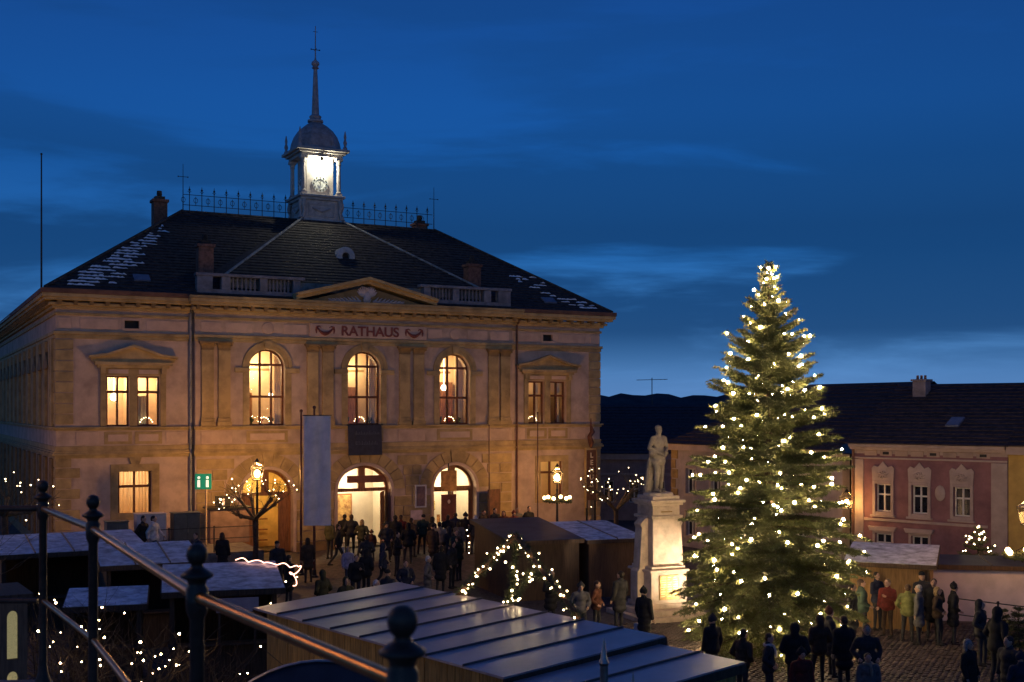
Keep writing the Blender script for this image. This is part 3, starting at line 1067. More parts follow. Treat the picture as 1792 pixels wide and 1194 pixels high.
# round dormer in the middle of the front slope
dm = MB(Matrix.Translation((HC + .05, 2.55, 14.28)) @ Matrix.Rotation(R(90), 4, 'X'))
dm.lathe([(.2, -1.2), (.46, -1.2), (.48, .18), (.36, .24), (.2, .22), (.19, -.2)], n=20)
do = dm.build('dormer', M_TURRET, hall, True)
MB(dm.xf).lathe([(.001, .0), (.21, .0), (.21, -.05)], n=16).build('dormer_opening', M_BLACK, do)
for q in (-1, 1):
    MB().path([(HC + .05 + q * .4, 2.4, 14.0), (HC + .05 + q * .62, 2.38, 14.05), (HC + .05 + q * .78, 2.42, 13.97)], [.12, .08, .03], 6).build('dormer_scroll', M_TURRET, do, True)


def chimney(x, y, z0, z1, w_, d_):
    c = MB().box(x - w_, x + w_, y - d_, y + d_, z0, z1).box(x - w_ - .07, x + w_ + .07, y - d_ - .07, y + d_ + .07, z1, z1 + .14)
    co = c.build('chimney', M_BRICK, hall, bevel=.015)
    MB().box(x - w_ * .7, x + w_ * .7, y - d_ * .7, y + d_ * .7, z1 + .14, z1 + .3).lathe([(.11, 0), (.14, .12), (.12, .3)], x, y, 10, z1 + .3).build('chimney_pot', M_ROOF, co)


chimney(6.5, 1.1, 12.6, 14.1, .34, .3)
chimney(20.2, 1.4, 12.9, 14.0, .36, .3)
chimney(5.85, 8.2, 15.2, 17.2, .34, .34)
chimney(19.95, 7.7, 16.0, 16.95, .36, .3)
# iron cresting
CR = MB()
CR.path([(0, 0, 0), (0, 0, 1.0)], .022, 5).path([(.31, 0, .3), (-.31, 0, .3)], .016, 4).path([(.31, 0, .82), (-.31, 0, .82)], .016, 4)
CR.ball((0, 0, 1.07), .06, 7, 5).path([(0, 0, 1.1), (0, 0, 1.26)], [.03, .005], 5)
CR.path([(-.31 + .1 * math.cos(a), 0, .55 + .13 * math.sin(a)) for a in [2 * math.pi * k / 10 for k in range(11)]], .014, 4)
CR.path([(-.31, 0, .3), (-.31, 0, .75)], .014, 4)
for q in (-1, 1):
    CR.path([(0, 0, .9), (q * .06, 0, 1.0), (q * .1, 0, .97)], .012, 4)
CRM = CR.mesh('cresting_panel', M_IRON)
x = 7.1
while x < 20.5:
    if not (12.3 < x < 15.1):
        inst('cresting_panel', CRM, hall, (x, 7, RZ + .05))
    x += .62
for x in (6.78, 20.52):
    MB().path([(x, 7, RZ), (x, 7, RZ + 2.4)], [.03, .012], 5).path([(x - .22, 7, RZ + 1.75), (x + .22, 7, RZ + 1.75)], .014, 4).ball((x - .24, 7, RZ + 1.75), .035, 6, 5).ball((x + .24, 7, RZ + 1.75), .035, 6, 5).build('lightning_rod', M_IRON, hall)
MB().path([(-.6, -.2, 11.7), (-.6, -.2, 17.4)], [.045, .03], 6).ball((-.6, -.2, 17.42), .05, 6, 5).build('roof_mast', M_IRON, hall)
# gutters and downpipes
MB().path([(5.6, -.12, .2), (5.6, -.12, 11.0), (5.6, -.5, 11.3)], .06, 8).build('downpipe', M_LEAD, hall, True)
MB().path([(22.0, -.12, .2), (22.0, -.12, 11.0), (22.0, -.5, 11.3)], .05, 8).build('downpipe', M_EAVE, hall, True)

# turret ------------------------------------------------------------------------------
TY = 7.0
TX = Matrix.Translation((HC, TY, 0))


def tb(name, m, fn, bevel=.015, smooth=False, par=None):
    mb = MB(TX)
    fn(mb)
    return mb.build(name, m, par or hall, smooth, bevel)


tb('turret_base', M_TURRET, lambda b: b.box(-1.02, 1.02, -1.02, 1.02, 15.4, 17.62).box(-1.2, 1.2, -1.2, 1.2, 16.3, 16.55))
for a in range(4):
    rm = TX @ Matrix.Rotation(R(90 * a), 4, 'Z')
    b = MB(rm)
    rect_frame(b, -.72, .72, 16.75, 17.45, .09, -1.06, -1.02)
    b.path([(-.5, -1.06, 17.2), (0, -1.08, 17.02), (.5, -1.06, 17.2)], .05, 6)
    b.build('turret_panel', M_TURRET, hall)
    for q in (-1, 1):
        c = MB(rm)
        c.path([(q * .95, -1.08, 17.6), (q * 1.02, -1.14, 17.3), (q * .95, -1.1, 17.0), (q * 1.08, -1.16, 16.62)], [.12, .1, .06, .1], 7)
        c.build('turret_scroll', M_TURRET, hall, True)
tb('turret_sill', M_TURRET, lambda b: b.box(-1.14, 1.14, -1.14, 1.14, 17.62, 17.76).box(-1.24, 1.24, -1.24, 1.24, 17.76, 17.88))
tb('turret_core', M_TURRET, lambda b: b.box(-.74, .74, -.74, .74, 17.88, 19.9))
COLM = MB().box(-.15, .15, -.15, .15, 0, .14).lathe([(.13, .14), (.15, .2), (.11, .26), (.115, .6), (.1, 1.3), (.1, 1.62), (.14, 1.68), (.11, 1.74), (.16, 1.86)], n=12).box(-.18, .18, -.18, .18, 1.86, 2.0).mesh('turret_column', M_TURRET)
for sx in (-1, 1):
    for sy in (-1, 1):
        inst('turret_column', COLM, hall, (HC + sx * .96, TY + sy * .96, 17.885))
tb('turret_cornice', M_TURRET, lambda b: b.box(-1.12, 1.12, -1.12, 1.12, 19.89, 20.05).box(-1.26, 1.26, -1.26, 1.26, 20.05, 20.16).box(-1.42, 1.42, -1.42, 1.42, 20.16, 20.3))
tb('turret_dome', M_DOME, lambda b: b.rings([[(r_ * sx * (1 - .0), r_ * sy, z) for sx, sy in ((-1, -.55), (-.55, -1), (.55, -1), (1, -.55), (1, .55), (.55, 1), (-.55, 1), (-1, .55))] for r_, z in ((1.3, 20.3), (1.2, 20.42), (1.14, 20.75), (1.02, 21.1), (.82, 21.42), (.55, 21.68), (.32, 21.84), (.26, 21.95))]), smooth=False)
for sx in (-1, 1):
    for sy in (-1, 1):
        MB(TX).lathe([(.12, 20.3), (.12, 20.42), (.06, 20.5), (.11, 20.68), (.05, 20.86), (.08, 20.98), (.02, 21.3)], sx * 1.22, sy * 1.22, 8).build('turret_finial', M_DOME, hall, True)
sp = MB(TX).lathe([(.42, 21.9), (.42, 22.0), (.28, 22.06), (.33, 22.2), (.2, 22.3), (.19, 22.6), (.12, 24.3), (.1, 24.7), (.2, 24.78), (.12, 24.84), (.22, 24.98), (.2, 25.08), (.06, 25.2), (.035, 25.35), (.02, 27.0)], n=12)
so = sp.build('spire', M_DOME, hall, True)
MB(TX).path([(-.22, 0, 25.75), (.22, 0, 25.75)], .02, 4).path([(0, -.22, 25.75), (0, .22, 25.75)], .02, 4).path([(-.12, 0, 26.7), (.12, 0, 26.7)], .015, 4).ball((-.23, 0, 25.75), .04, 6, 5).ball((.23, 0, 25.75), .04, 6, 5).build('weathervane', M_IRON, so)
for a in (0, -90):
    rm = TX @ Matrix.Rotation(R(a), 4, 'Z') @ Matrix.Translation((0, -.76, 18.52)) @ Matrix.Rotation(R(90), 4, 'X')
    ck = MB(rm).lathe([(.001, .0), (.42, .0), (.44, .04), (.26, .05), (.24, .02), (.001, .02)], n=28).build('clock', M_CLOCK, hall, True)
    nb = MB(rm)
    for k in range(12):
        a_ = math.pi * k / 6
        nb.ball((.35 * math.cos(a_), .35 * math.sin(a_), .05), .045, 7, 5, (1, 1, .5))
    nb.build('hour_mark', mat('clock_mark', (.18, .17, .12), .6, .1, 5), ck)
    hd = MB(rm)
    hd.path([(0, -.05, .07), (.02, .2, .07)], .016, 4).path([(0, 0, .075), (-.1, .1, .075)], .022, 4)
    hd.build('clock_hand', M_BLACK, ck)
    MB(rm).prism([(-.05, -.5), (.05, -.5), (0, -.62)], 0, .01)
MB(TX).box(-.06, .06, -1.12, -1.0, 19.68, 19.86).build('floodlight', M_BLACK, hall)
fl = point_light('clock_light', (HC + .02, TY - 1.02, 19.55), 190, (1.0, .98, .74), hall, .06)


# ------------------------------------------------------------------ things fixed to or hung on the hall
p = to_world(HC - .05, RY - .22, 0)
bn = thing('banner', 'dark blue cloth banner with two faint lines hung above the middle entrance', 'banner', (p.x, p.y, 4.55), HA)
MB().rings([[(-.85 + 1.7 * k / 12, -.03 * math.sin(k * .9) - .02 * j, 1.42 - 1.42 * j / 5) for k in range(13)] for j in range(6)], cap=False, close=False).build('cloth', mat('banner_cloth', (.035, .04, .065), .85, .15, 5), bn, True)
MB().path([(-.9, 0, 1.43), (.9, 0, 1.43)], .02, 6).build('rod', M_IRON, bn)
for k, (z, x0, wd) in enumerate(((.98, -.55, 1.2), (.5, -.5, 1.1))):
    ln = MB()
    x = x0
    while x < x0 + wd:
        l_ = random.uniform(.03, .06)
        ln.box(x, x + l_ * .4, -.16 + .02 * k, -.155 + .02 * k, z, z + random.choice((.1, .17, .12)))
        ln.box(x, x + l_, -.16 + .02 * k, -.155 + .02 * k, z, z + .025)
        x += l_ + .035
    ln.build('lettering', mat('banner_print', (.12, .13, .17), .8, .1, 4), bn)
p = to_world(26.0, -.75, 0)
sg = thing('vertical_sign', 'tall narrow dark sign with pale letters stacked vertically at the right corner', 'sign', (p.x, p.y, 0), HA)
MB().box(-.3, .3, -.06, .06, 2.0, 4.6).build('board', mat('sign_board_dark', (.10, .045, .025), .6, .2, 4), sg, bevel=.01)
MB().box(-.34, -.3, -.07, .07, 1.6, 4.7).box(.3, .34, -.07, .07, 1.6, 4.7).box(-.34, .34, -.07, .07, 4.6, 4.7).build('rim', M_TRIM, sg)
MB().box(-.28, -.22, -.05, .05, 0, 2.0).box(.22, .28, -.05, .05, 0, 2.0).build('post', M_IRON, sg)
MB().path([(.0, .0, 4.7), (.02, 0, 5.0), (-.08, 0, 5.3), (.1, 0, 5.55), (.0, 0, 5.9), (0, 0, 6.25)], [.05, .16, .12, .14, .05, .02], 8).build('ornament', M_WOODF, sg, True)
for k, ch in enumerate('LEHUBS'):
    inst('letter', text_mesh(ch, .36, .01, mat('sign_letter', (.62, .52, .38), .7, .1, 5), 'letter'), sg, (.0, -.08, 4.32 - k * .38), (R(90), 0, 0))
# notice case, hanging sign, posters by the doors
p = to_world(16.55, RY - .07)
nc = thing('notice_case', 'narrow pale framed notice case between the two lit entrances', 'notice case', (p.x, p.y, 0), HA)
f = MB()
rect_frame(f, -.3, .3, 1.95, 3.05, .07, -.05, .05)
f.build('frame', M_WOODW, nc)
MB().box(-.23, .23, .0, .03, 2.02, 2.98).build('paper', mat('notice_paper', (.28, .17, .15), .8, .15, 7), nc)
p = to_world(17.7, -1.15)
hs = thing('hanging_sign', 'orange lit cloth sign on a pole left of the right entrance', 'sign', (p.x, p.y, 0), HA)
MB().path([(0, 0, .15), (0, 0, 4.1)], .03, 6).build('pole', M_IRON, hs)
MB().box(-.42, .42, -.06, -.03, 2.75, 3.75).build('panel', mat('orange_cloth', (.55, .27, .08), .8, .3, 3), hs, bevel=.01)
MB().box(-.4, .4, -.05, -.02, 1.3, 2.6).build('lower_panel', mat('maroon_cloth', (.16, .05, .035), .8, .2, 3), hs, bevel=.01)
MB().ball((0, -.06, 2.25), .08, 7, 5, (1, .4, 1.3)).build('emblem', M_PANEL, hs)
p = to_world(16.0, -1.2)
pb = thing('poster_stand', 'small pinkish poster on a stand beside the middle entrance', 'poster', (p.x, p.y, .15), HA)
MB().box(-.3, .3, -.03, 0, 1.3, 1.75).build('sheet', mat('pink_paper', (.55, .42, .42), .8, .1, 5), pb)
MB().path([(-.25, .02, 0), (-.2, .02, 1.7)], .02, 5).path([(.25, .02, 0), (.2, .02, 1.7)], .02, 5).build('stand', M_IRON, pb)
p = to_world(20.3, -.9)
ab = thing('advert_board', 'dark brown folded board right of the right entrance', 'board', (p.x, p.y, .15), HA + R(15))
MB().box(-.4, .4, -.03, .03, .3, 2.6).build('panel', mat('board_brown', (.15, .07, .04), .7, .2, 4), ab, bevel=.01)
MB().box(-.38, -.32, -.02, .02, 0, .3).box(.32, .38, -.02, .02, 0, .3).build('foot', M_IRON, ab)

# flagpoles and the long white banner
M_POLE = mat('pole_maroon', (.10, .03, .025), .35, .15, 6)


def flagpole(u, y, ztop, label, r=.05):
    x = gx(u, y)
    fp = thing('flagpole', label, 'flagpole', (x, y, ground_z(x, y)), 0, 'flagpoles before the town hall')
    MB().path([(0, 0, 0), (0, 0, ztop)], [r, r * .7], 10).ball((0, 0, ztop), r * 1.3, 8, 6).build('pole', M_POLE, fp, True)
    MB().lathe([(.16, 0), (.16, .06), (.09, .1), (.08, .3)], n=12).build('base', M_IRON, fp)
    return fp


flagpole(527, 47.6, 6.6, 'left bare one of the two dark red flagpoles beside the white banner', .055)
flagpole(550, 47.0, 6.75, 'dark red flagpole carrying the long white banner', .06)
flagpole(941, 56.3, 6.4, 'thin bare flagpole before the right wing lantern', .035)
flagpole(856, 55.6, 5.8, 'thin bare flagpole right of the third arched window', .03)
y = 46.9
bnr = thing('long_banner', 'long narrow plain white banner hanging from the flagpole', 'banner', (gx(550, y), y, 2.1))
rr = []
for j in range(25):
    rr.append([(-.42 + 1.08 * k / 14, -.05 + .05 * math.sin(k * .8 + j * .12) + .02 * math.sin(j * .7), 4.35 - 4.35 * j / 24) for k in range(15)])
MB().rings(rr, cap=False, close=False).build('cloth', mat('white_banner_cloth', (.78, .66, .64), .85, .1, 2), bnr, True)
MB().path([(-.46, -.05, 4.37), (.7, -.05, 4.37)], .02, 6).build('crossbar', M_IRON, bnr)

# ------------------------------------------------------------------ lanterns
M_LGLASS = glass_mat('lantern_glass', (1, .96, .88))


def lantern_head(par, z, s_=1.0, watt=300, col=(1, .50, .14), x=0, yy=0):
    fr = MB()
    a, b = .13 * s_, .2 * s_
    for sx, sy in ((-1, -1), (1, -1), (1, 1), (-1, 1)):
        fr.path([(x + sx * a, yy + sy * a, z), (x + sx * b, yy + sy * b, z + .42 * s_)], .016 * s_, 5)
    fr.zprism([(x - a, yy - a), (x + a, yy - a), (x + a, yy + a), (x - a, yy + a)], z - .03, z)
    vr = .055 * s_
    for sx, sy in ((-1, -1), (1, -1), (1, 1), (-1, 1)):
        fr.path([(x + sx * b, yy + sy * b, z + .42 * s_), (x + sx * vr, yy + sy * vr, z + .6 * s_)], .012 * s_, 5)
        fr.path([(x + sx * b, yy + sy * b, z + .42 * s_), (x + sy * b, yy - sx * b, z + .42 * s_)], .012 * s_, 5)
    fr.lathe([(vr * 1.3, z + .59 * s_), (vr * 1.5, z + .62 * s_), (vr * .9, z + .68 * s_), (.01, z + .7 * s_)], x, yy, 8)
    fr.ball((x, yy, z + .7 * s_), .04 * s_, 7, 5)
    fo = fr.build('lantern_frame', M_IRON, par)
    for k in range(4):
        rm = Matrix.Translation((x, yy, 0)) @ Matrix.Rotation(R(90 * k), 4, 'Z')
        MB(rm).face([(-a + .01, -a, z + .01), (a - .01, -a, z + .01), (b - .01, -b, z + .41 * s_), (-b + .01, -b, z + .41 * s_)]).build('lantern_pane', M_LGLASS, fo)
        MB(rm).face([(-b + .01, -b, z + .43 * s_), (b - .01, -b, z + .43 * s_), (vr, -vr, z + .59 * s_), (-vr, -vr, z + .59 * s_)]).build('lantern_pane', M_LGLASS, fo)
    MB().ball((x, yy, z + .2 * s_), .105 * s_, 10, 8, (1, 1, 1.35)).build('bulb', M_LAMP, fo, True)
    point_light('lantern_light', (x, yy, z + .2 * s_), watt, col, par, .16 * s_)


def street_lantern(x, y, h, label, watt, wreath=False, s_=1.2, wz=None):
    l = thing('street_lantern', label, 'street lamp', (x, y, ground_z(x, y)), 0, 'old style street lanterns of the square')
    MB().lathe([(.16, 0), (.16, .12), (.1, .2), (.1, .7), (.06, .8), (.05, h - .4), (.07, h - .35), (.04, h - .3), (.035, h - .03)], n=12).build('post', M_IRON, l, True)
    lantern_head(l, h, s_, watt)
    if wreath:
        wz = wz or h - .75
        wr = MB()
        rr = random.Random(5)
        wr.path([(.62 * math.cos(a), .62 * math.sin(a), wz) for a in [2 * math.pi * k / 20 for k in range(21)]], .07, 6)
        for k in range(260):
            a = rr.random() * 6.283
            d = Vector((rr.uniform(-1, 1), rr.uniform(-1, 1), rr.uniform(-1, 1))).normalized() * .15
            c = Vector((.62 * math.cos(a), .62 * math.sin(a), wz))
            wr.face([c, c + d + Vector((.02, 0, .01)), c + d - Vector((.02, 0, .01))])
        wr.build('advent_wreath', MATS.get('fir_needles') or mat('fir_needles', (.095, .105, .035), .6, .3, 1.2), l)
        for q in range(4):
            a = R(90 * q + 45)
            MB().path([(0, 0, wz + .35), (.6 * math.cos(a), .6 * math.sin(a), wz)], .01, 4).build('wreath_wire', M_IRON, l)
        for q in range(6):
            a = R(60 * q + 12)
            MB().ball((.62 * math.cos(a), .62 * math.sin(a), wz + .13), .085, 9, 7).build('wreath_light', M_BULBW, l, True)
    return l


street_lantern(gx(450, 49.0), 49.0, 3.72, 'lit street lantern glowing behind the bare tree left of the white banner', 1500)
street_lantern(gx(975, 56.6), 56.6, 3.05, 'lit street lantern with a ring of round lights before the right wing', 900, True, 1.25, 2.2)
street_lantern(gx(1800, 35.0), 35.0, 3.3, 'street lantern with an advent ring at the right edge of the square', 330, True, 1.2, 2.35)
street_lantern(-25.2, 43.0, 4.2, 'street lantern at the left of the square outside the market stalls', 1500)

# ------------------------------------------------------------------ raised pavement with railing left of the entrance
c_ = to_world(0, 0)
pv = MB()
pv.zprism([tuple(to_world(x, y))[:2] for x, y in ((-2, -6.2), (7.2, -6.2), (7.2, -.13), (-2, -.13))], -.2, 1.0)
struct(pv.build('pavement', mat('pavement_stone', (.17, .15, .13), .85, .25, 3, .3)))


def rail_fence(pts, z, label, h=1.0, name='pipe_railing'):
    o = thing(name, label, 'railing', (*pts[0], z))
    q0 = Vector((*pts[0], 0))
    P = [Vector((*p_, 0)) - q0 for p_ in pts]
    for a, b in zip(P, P[1:]):
        n = max(1, round((b - a).length / 1.7))
        for k in range(n + (b is P[-1])):
            c = a.lerp(b, k / n)
            MB().path([c, c + Vector((0, 0, h))], .028, 6).ball(c + Vector((0, 0, h + .03)), .045, 7, 5).build('post', M_IRON, o)
        for zz in (h, h * .55):
            MB().path([a + Vector((0, 0, zz)), b + Vector((0, 0, zz))], .018, 6).build('rail', M_IRON, o)
    return o


rail_fence([tuple(to_world(x, y))[:2] for x, y in ((-1.8, -6.0), (7.0, -6.0))], 1.0, 'dark iron pipe railing along the raised pavement left of the entrance')
# row of cabinets and boards standing there
for s0, wd, h, y_, m, lab in ((1.75, .82, 1.25, -4.4, mat('cab_grey', (.10, .11, .11), .5, .1, 4), 'dark grey low cabinet under the left ground floor window'),
                              (3.05, 1.15, 1.5, -4.4, mat('cab_white', (.5, .46, .48), .5, .08, 3), 'white sheet metal cabinet between two dark grey ones'),
                              (4.4, 1.05, 1.5, -4.6, mat('cab_dark', (.085, .095, .10), .5, .1, 4), 'tall dark grey cabinet left of the green information sign')):
    p = to_world(s0, y_)
    c = thing('metal_cabinet', lab, 'cabinet', (p.x, p.y, 1.0), HA)
    MB().box(-wd / 2, wd / 2, -.35, .35, .08, h).build('body', m, c, bevel=.015)
    MB().box(-wd / 2 + .05, wd / 2 - .05, -.3, .3, 0, .08).build('foot', M_BLACK, c)
    MB().box(-wd / 2 - .03, wd / 2 + .03, -.38, .38, h, h + .04).build('lid', m, c, bevel=.01)
    for k in range(2):
        x0 = -wd / 2 + .04 + k * (wd / 2 - .02)
        MB().box(x0, x0 + wd / 2 - .06, -.365, -.352, .14, h - .06).build('door', m, c, bevel=.006)
    MB().path([(.03, -.39, h * .5), (.03, -.39, h * .62)], .012, 5).build('handle', M_METAL, c)
p = to_world(5.45, -3.2)
ig = thing('information_sign', 'green information sign with two white i marks on a post', 'sign', (p.x, p.y, 1.0), R(10))
MB().box(-.34, .34, -.05, .05, 2.35, 3.0).build('panel', mat('sign_green', (.01, .17, .11), .5, .05, 4, emis=(.0, .22, .13), estr=.55), ig, bevel=.02)
MB().path([(.12, .0, 0), (.12, .0, 2.35)], .04, 8).build('post', mat('post_cream', (.5, .38, .24), .5, .1, 5), ig)
for x in (-.18, .17):
    MB().box(x - .055, x + .055, -.06, -.052, 2.44, 2.74).ball((x, -.055, 2.84), .06, 9, 7, (1, .2, 1)).build('letter', mat('sign_white', (.8, .8, .8), .5, .02, 4, emis=(.8, 1, .85), estr=.7), ig)
p = to_world(6.55, -2.5)
ik = thing('information_kiosk', 'brown information kiosk with an i on top behind the bare tree', 'kiosk', (p.x, p.y, 1.0), HA)
MB().box(-.75, .95, -.4, .4, 0, 1.5).build('body', mat('kiosk_brown', (.20, .13, .11), .6, .15, 3), ik, bevel=.03)
MB().box(-.42, .2, -.05, .05, 1.5, 2.0).build('sign', M_IRON, ik, bevel=.01)
MB().box(-.14, -.04, -.07, -.052, 1.56, 1.76).ball((-.09, -.06, 1.84), .055, 8, 6, (1, .2, 1)).build('letter', mat('sign_pink', (.8, .6, .5), .5, .02, 4, emis=(1, .6, .45), estr=.5), ik)
MB().box(-.85, 1.05, -.5, .5, 1.46, 1.52).build('canopy', M_IRON, ik)

# ------------------------------------------------------------------ houses on the right
M_PINK = mat('pink_plaster', (.25, .12, .125), .9, .15, 1.4, .12, 20)
M_YEL = mat('yellow_plaster', (.55, .36, .10), .9, .12, 1.4, .12, 20)
M_CRM = mat('cream_plaster', (.40, .29, .24), .9, .12, 1.4, .12, 20)
M_LIL = mat('lilac_plaster', (.34, .28, .29), .9, .12, 1.4, .12, 20)
M_PTR = mat('pale_stucco', (.42, .32, .28), .85, .1, 2, .15, 20)
M_DGL = mat('dark_window_glass', (.02, .022, .03), .08, .1, 3, spec=.8)


def simple_window(par, x0, x1, z0, z1, m=M_WOODW, y=.12, cols=2, trans=.62):
    f = MB()
    rect_frame(f, x0, x1, z0, z1, .055, y, y + .08)
    f.box((x0 + x1) / 2 - .03, (x0 + x1) / 2 + .03, y - .01, y + .07, z0 + .055, z1 - .055)
    zt = z0 + (z1 - z0) * trans
    f.box(x0 + .055, x1 - .055, y - .012, y + .068, zt - .03, zt + .03)
    fo = f.build('window', m, par)
    xm = (x0 + x1) / 2
    for a, b in ((x0 + .05, xm - .025), (xm + .025, x1 - .05)):
        for c, d in ((z0 + .05, zt - .025), (zt + .025, z1 - .05)):
            MB().box(a, b, y + .03, y + .04, c, d).build('pane', M_DGL, fo)
    return fo


# pink house: facade from (13.3,46) towards the right and nearer
PA = Vector((13.30, 46.2, 0))
PD = math.atan2(42.3 - 46.2, 17.44 - 13.3)
pk = thing('pink_house', 'two storey pink house with white stucco window surrounds', 'house', PA, PD)
ops = []
PWX = (1.30, 2.75, 4.35)
for c in PWX:
    ops.append((c - .31, c + .31, 2.78, 3.85, 0))
for c in (1.30, 2.75):
    ops.append((c - .33, c + .33, 1.0, 1.95, 0))
w_ = MB()
wall(w_, 0, 6.0, -.2, 5.0, 0, .4, ops)
w_.build('front_wall', M_PINK, pk)
MB().box(0, .4, .4, 9, -.2, 5.0).build('side_wall', M_PINK, pk)
MB().box(5.6, 6.0, .4, 9, -.2, 5.0).build('side_wall', M_PINK, pk)
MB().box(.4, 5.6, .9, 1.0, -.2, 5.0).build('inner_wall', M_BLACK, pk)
for c in PWX:
    simple_window(pk, c - .31, c + .31, 2.78, 3.85)
    s_ = MB()
    rect_frame(s_, c - .43, c + .43, 2.66, 3.97, .12, -.06, -.003)
    s_.prism([(c - .43, 3.97), (c + .43, 3.97), (c + .46, 4.45), (c + .36, 4.56), (c + .2, 4.5), (c, 4.72), (c - .2, 4.5), (c - .36, 4.56), (c - .46, 4.45)], -.055, -.003)
    s_.box(c - .5, c + .5, -.12, -.003, 2.58, 2.66)
    so_ = s_.build('window_surround', M_PTR, pk, bevel=.012)
    rl = MB()
    for k in range(7):
        a = R(-60 + 50 * k)
        rl.path([(c, -.07, 4.2), (c + .14 * math.cos(a), -.09, 4.2 + .12 * math.sin(a)), (c + .25 * math.cos(a + .5), -.07, 4.2 + .16 * math.sin(a + .5))], [.03, .03, .01], 5)
    rl.build('stucco_relief', M_PTR, so_, True)
for c in (1.30, 2.75):
    simple_window(pk, c - .33, c + .33, 1.0, 1.95)
    s_ = MB()
    rect_frame(s_, c - .43, c + .43, .9, 2.05, .1, -.05, -.003)
    s_.prism([(c - .5, 2.05), (c + .5, 2.05), (c + .58, 2.22), (c - .58, 2.22)], -.16, -.003)
    s_.build('window_surround', M_PTR, pk, bevel=.012)
MB().box(.52, 5.3, -.06, -.003, 2.42, 2.52).build('sill_band', M_PTR, pk, bevel=.01)
for x0, x1 in ((-.0, .5), (5.42, 6.0)):
    MB().box(x0, x1, -.05, -.003, -.2, 4.78).build('corner_pilaster', M_PTR, pk, bevel=.012)
MB().box(0, 6.0, -.06, -.003, 4.80, 4.87).box(0, 6, -.2, -.003, 5.16, 5.26).box(0, 6, -.32, 0, 5.26, 5.38).build('cornice', M_PTR, pk, bevel=.012)
MB().box(0, 6.0, -.02, .4, 5.0, 5.26).build('frieze', M_PTR, pk)
for k in range(8):
    x0 = .55 + k * .62
    pp = MB().box(x0, x0 + .5, -.045, -.022, 4.93, 5.13).build('frieze_panel', M_CRM, pk, bevel=.01)
    if k % 3 == 1:
        MB().box(x0 + .13, x0 + .37, -.06, -.046, 4.98, 5.08).build('frieze_opening', M_BLACK, pk)
ct = MB().ball((3.55, -.05, 3.6), .2, 10, 7, (1, .25, 1.5)).build('cartouche', M_PTR, pk, True)
rf = slope((-.1, -.4, 5.39), (6.1, -.4, 5.39), (6.1, 4.4, 7.75), (-.1, 4.4, 7.75), 18)
rf.build('roof', M_ROOFR, pk)
MB().face([(-.1, 4.4, 7.75), (6.1, 4.4, 7.75), (6.1, 9.2, 5.39), (-.1, 9.2, 5.39)]).face([(-.1, -.4, 5.39), (-.1, 9.2, 5.39), (-.1, 4.4, 7.75)]).face([(6.1, -.4, 5.39), (6.1, 9.2, 5.39), (6.1, 4.4, 7.75)]).build('roof_back', M_ROOFR, pk)
MB().path([(.1, -.1, 0), (.1, -.1, 5.2)], .05, 7).build('downpipe', M_EAVE, pk, True)
ch = MB().box(.95, 1.5, 3.3, 3.8, 6.6, 7.85).box(.89, 1.56, 3.24, 3.86, 7.85, 7.93).build('chimney', M_STONE, pk, bevel=.015)
for k in range(3):
    MB().lathe([(.06, 0), (.05, .16)], 1.06 + k * .16, 3.55, 8, 7.93).build('chimney_pot', M_BRICK, ch)
MB(Matrix.Translation((3.6, 1.2, 6.2)) @ Matrix.Rotation(R(26), 4, 'X')).box(-.25, .25, -.35, .35, 0, .08).build('skylight', MATS['skylight_glass'], pk)
# bracket lantern on its corner
p = PA + Vector((math.cos(PD) * .1, math.sin(PD) * .1, 0)) + Vector((math.sin(PD), -math.cos(PD), 0)) * .02
bl = thing('wall_lantern', 'lit bracket lantern on the corner of the pink house beside the big tree', 'wall lamp', (p.x, p.y, 0), PD)
MB().path([(0, -.03, 2.85), (.02, -.4, 2.9), (.05, -.7, 2.86)], .022, 6).path([(0, -.03, 2.6), (.02, -.25, 2.7), (.04, -.5, 2.88)], .016, 6).build('bracket', M_IRON, bl)
lantern_head(bl, 2.88, 1.05, 150, (1, .5, .14), .05, -.7)
# yellow house next to it
ye = thing('yellow_house', 'yellow house at the right edge next to the pink one', 'house', PA + Vector((math.cos(PD), math.sin(PD), 0)) * 6.02, PD)
w_ = MB()
wall(w_, 0, 9, -.2, 5.1, 0, .4, [(c - .35, c + .35, 2.78, 4.0, 0) for c in (1.6, 3.6, 5.6, 7.4)])
w_.build('front_wall', M_YEL, ye)
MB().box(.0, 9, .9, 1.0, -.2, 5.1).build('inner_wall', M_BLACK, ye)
for c in (1.6, 3.6, 5.6, 7.4):
    simple_window(ye, c - .35, c + .35, 2.78, 4.0)
MB().box(0, 9, -.25, 0, 5.1, 5.4).build('cornice', M_PTR, ye, bevel=.02)
slope((0, -.4, 5.41), (9.1, -.4, 5.41), (9.1, 5.4, 8.5), (0, 5.4, 8.5), 20).build('roof', M_ROOFR, ye)
MB().face([(0, -.4, 5.4), (0, 5.4, 8.5), (0, 11, 5.4)]).face([(0, 5.4, 8.5), (9.1, 5.4, 8.5), (9.1, 11, 5.4), (0, 11, 5.4)]).build('roof_back', M_ROOFR, ye)
MB().box(0, .4, .4, 10.6, -.2, 5.1).build('side_wall', M_YEL, ye)
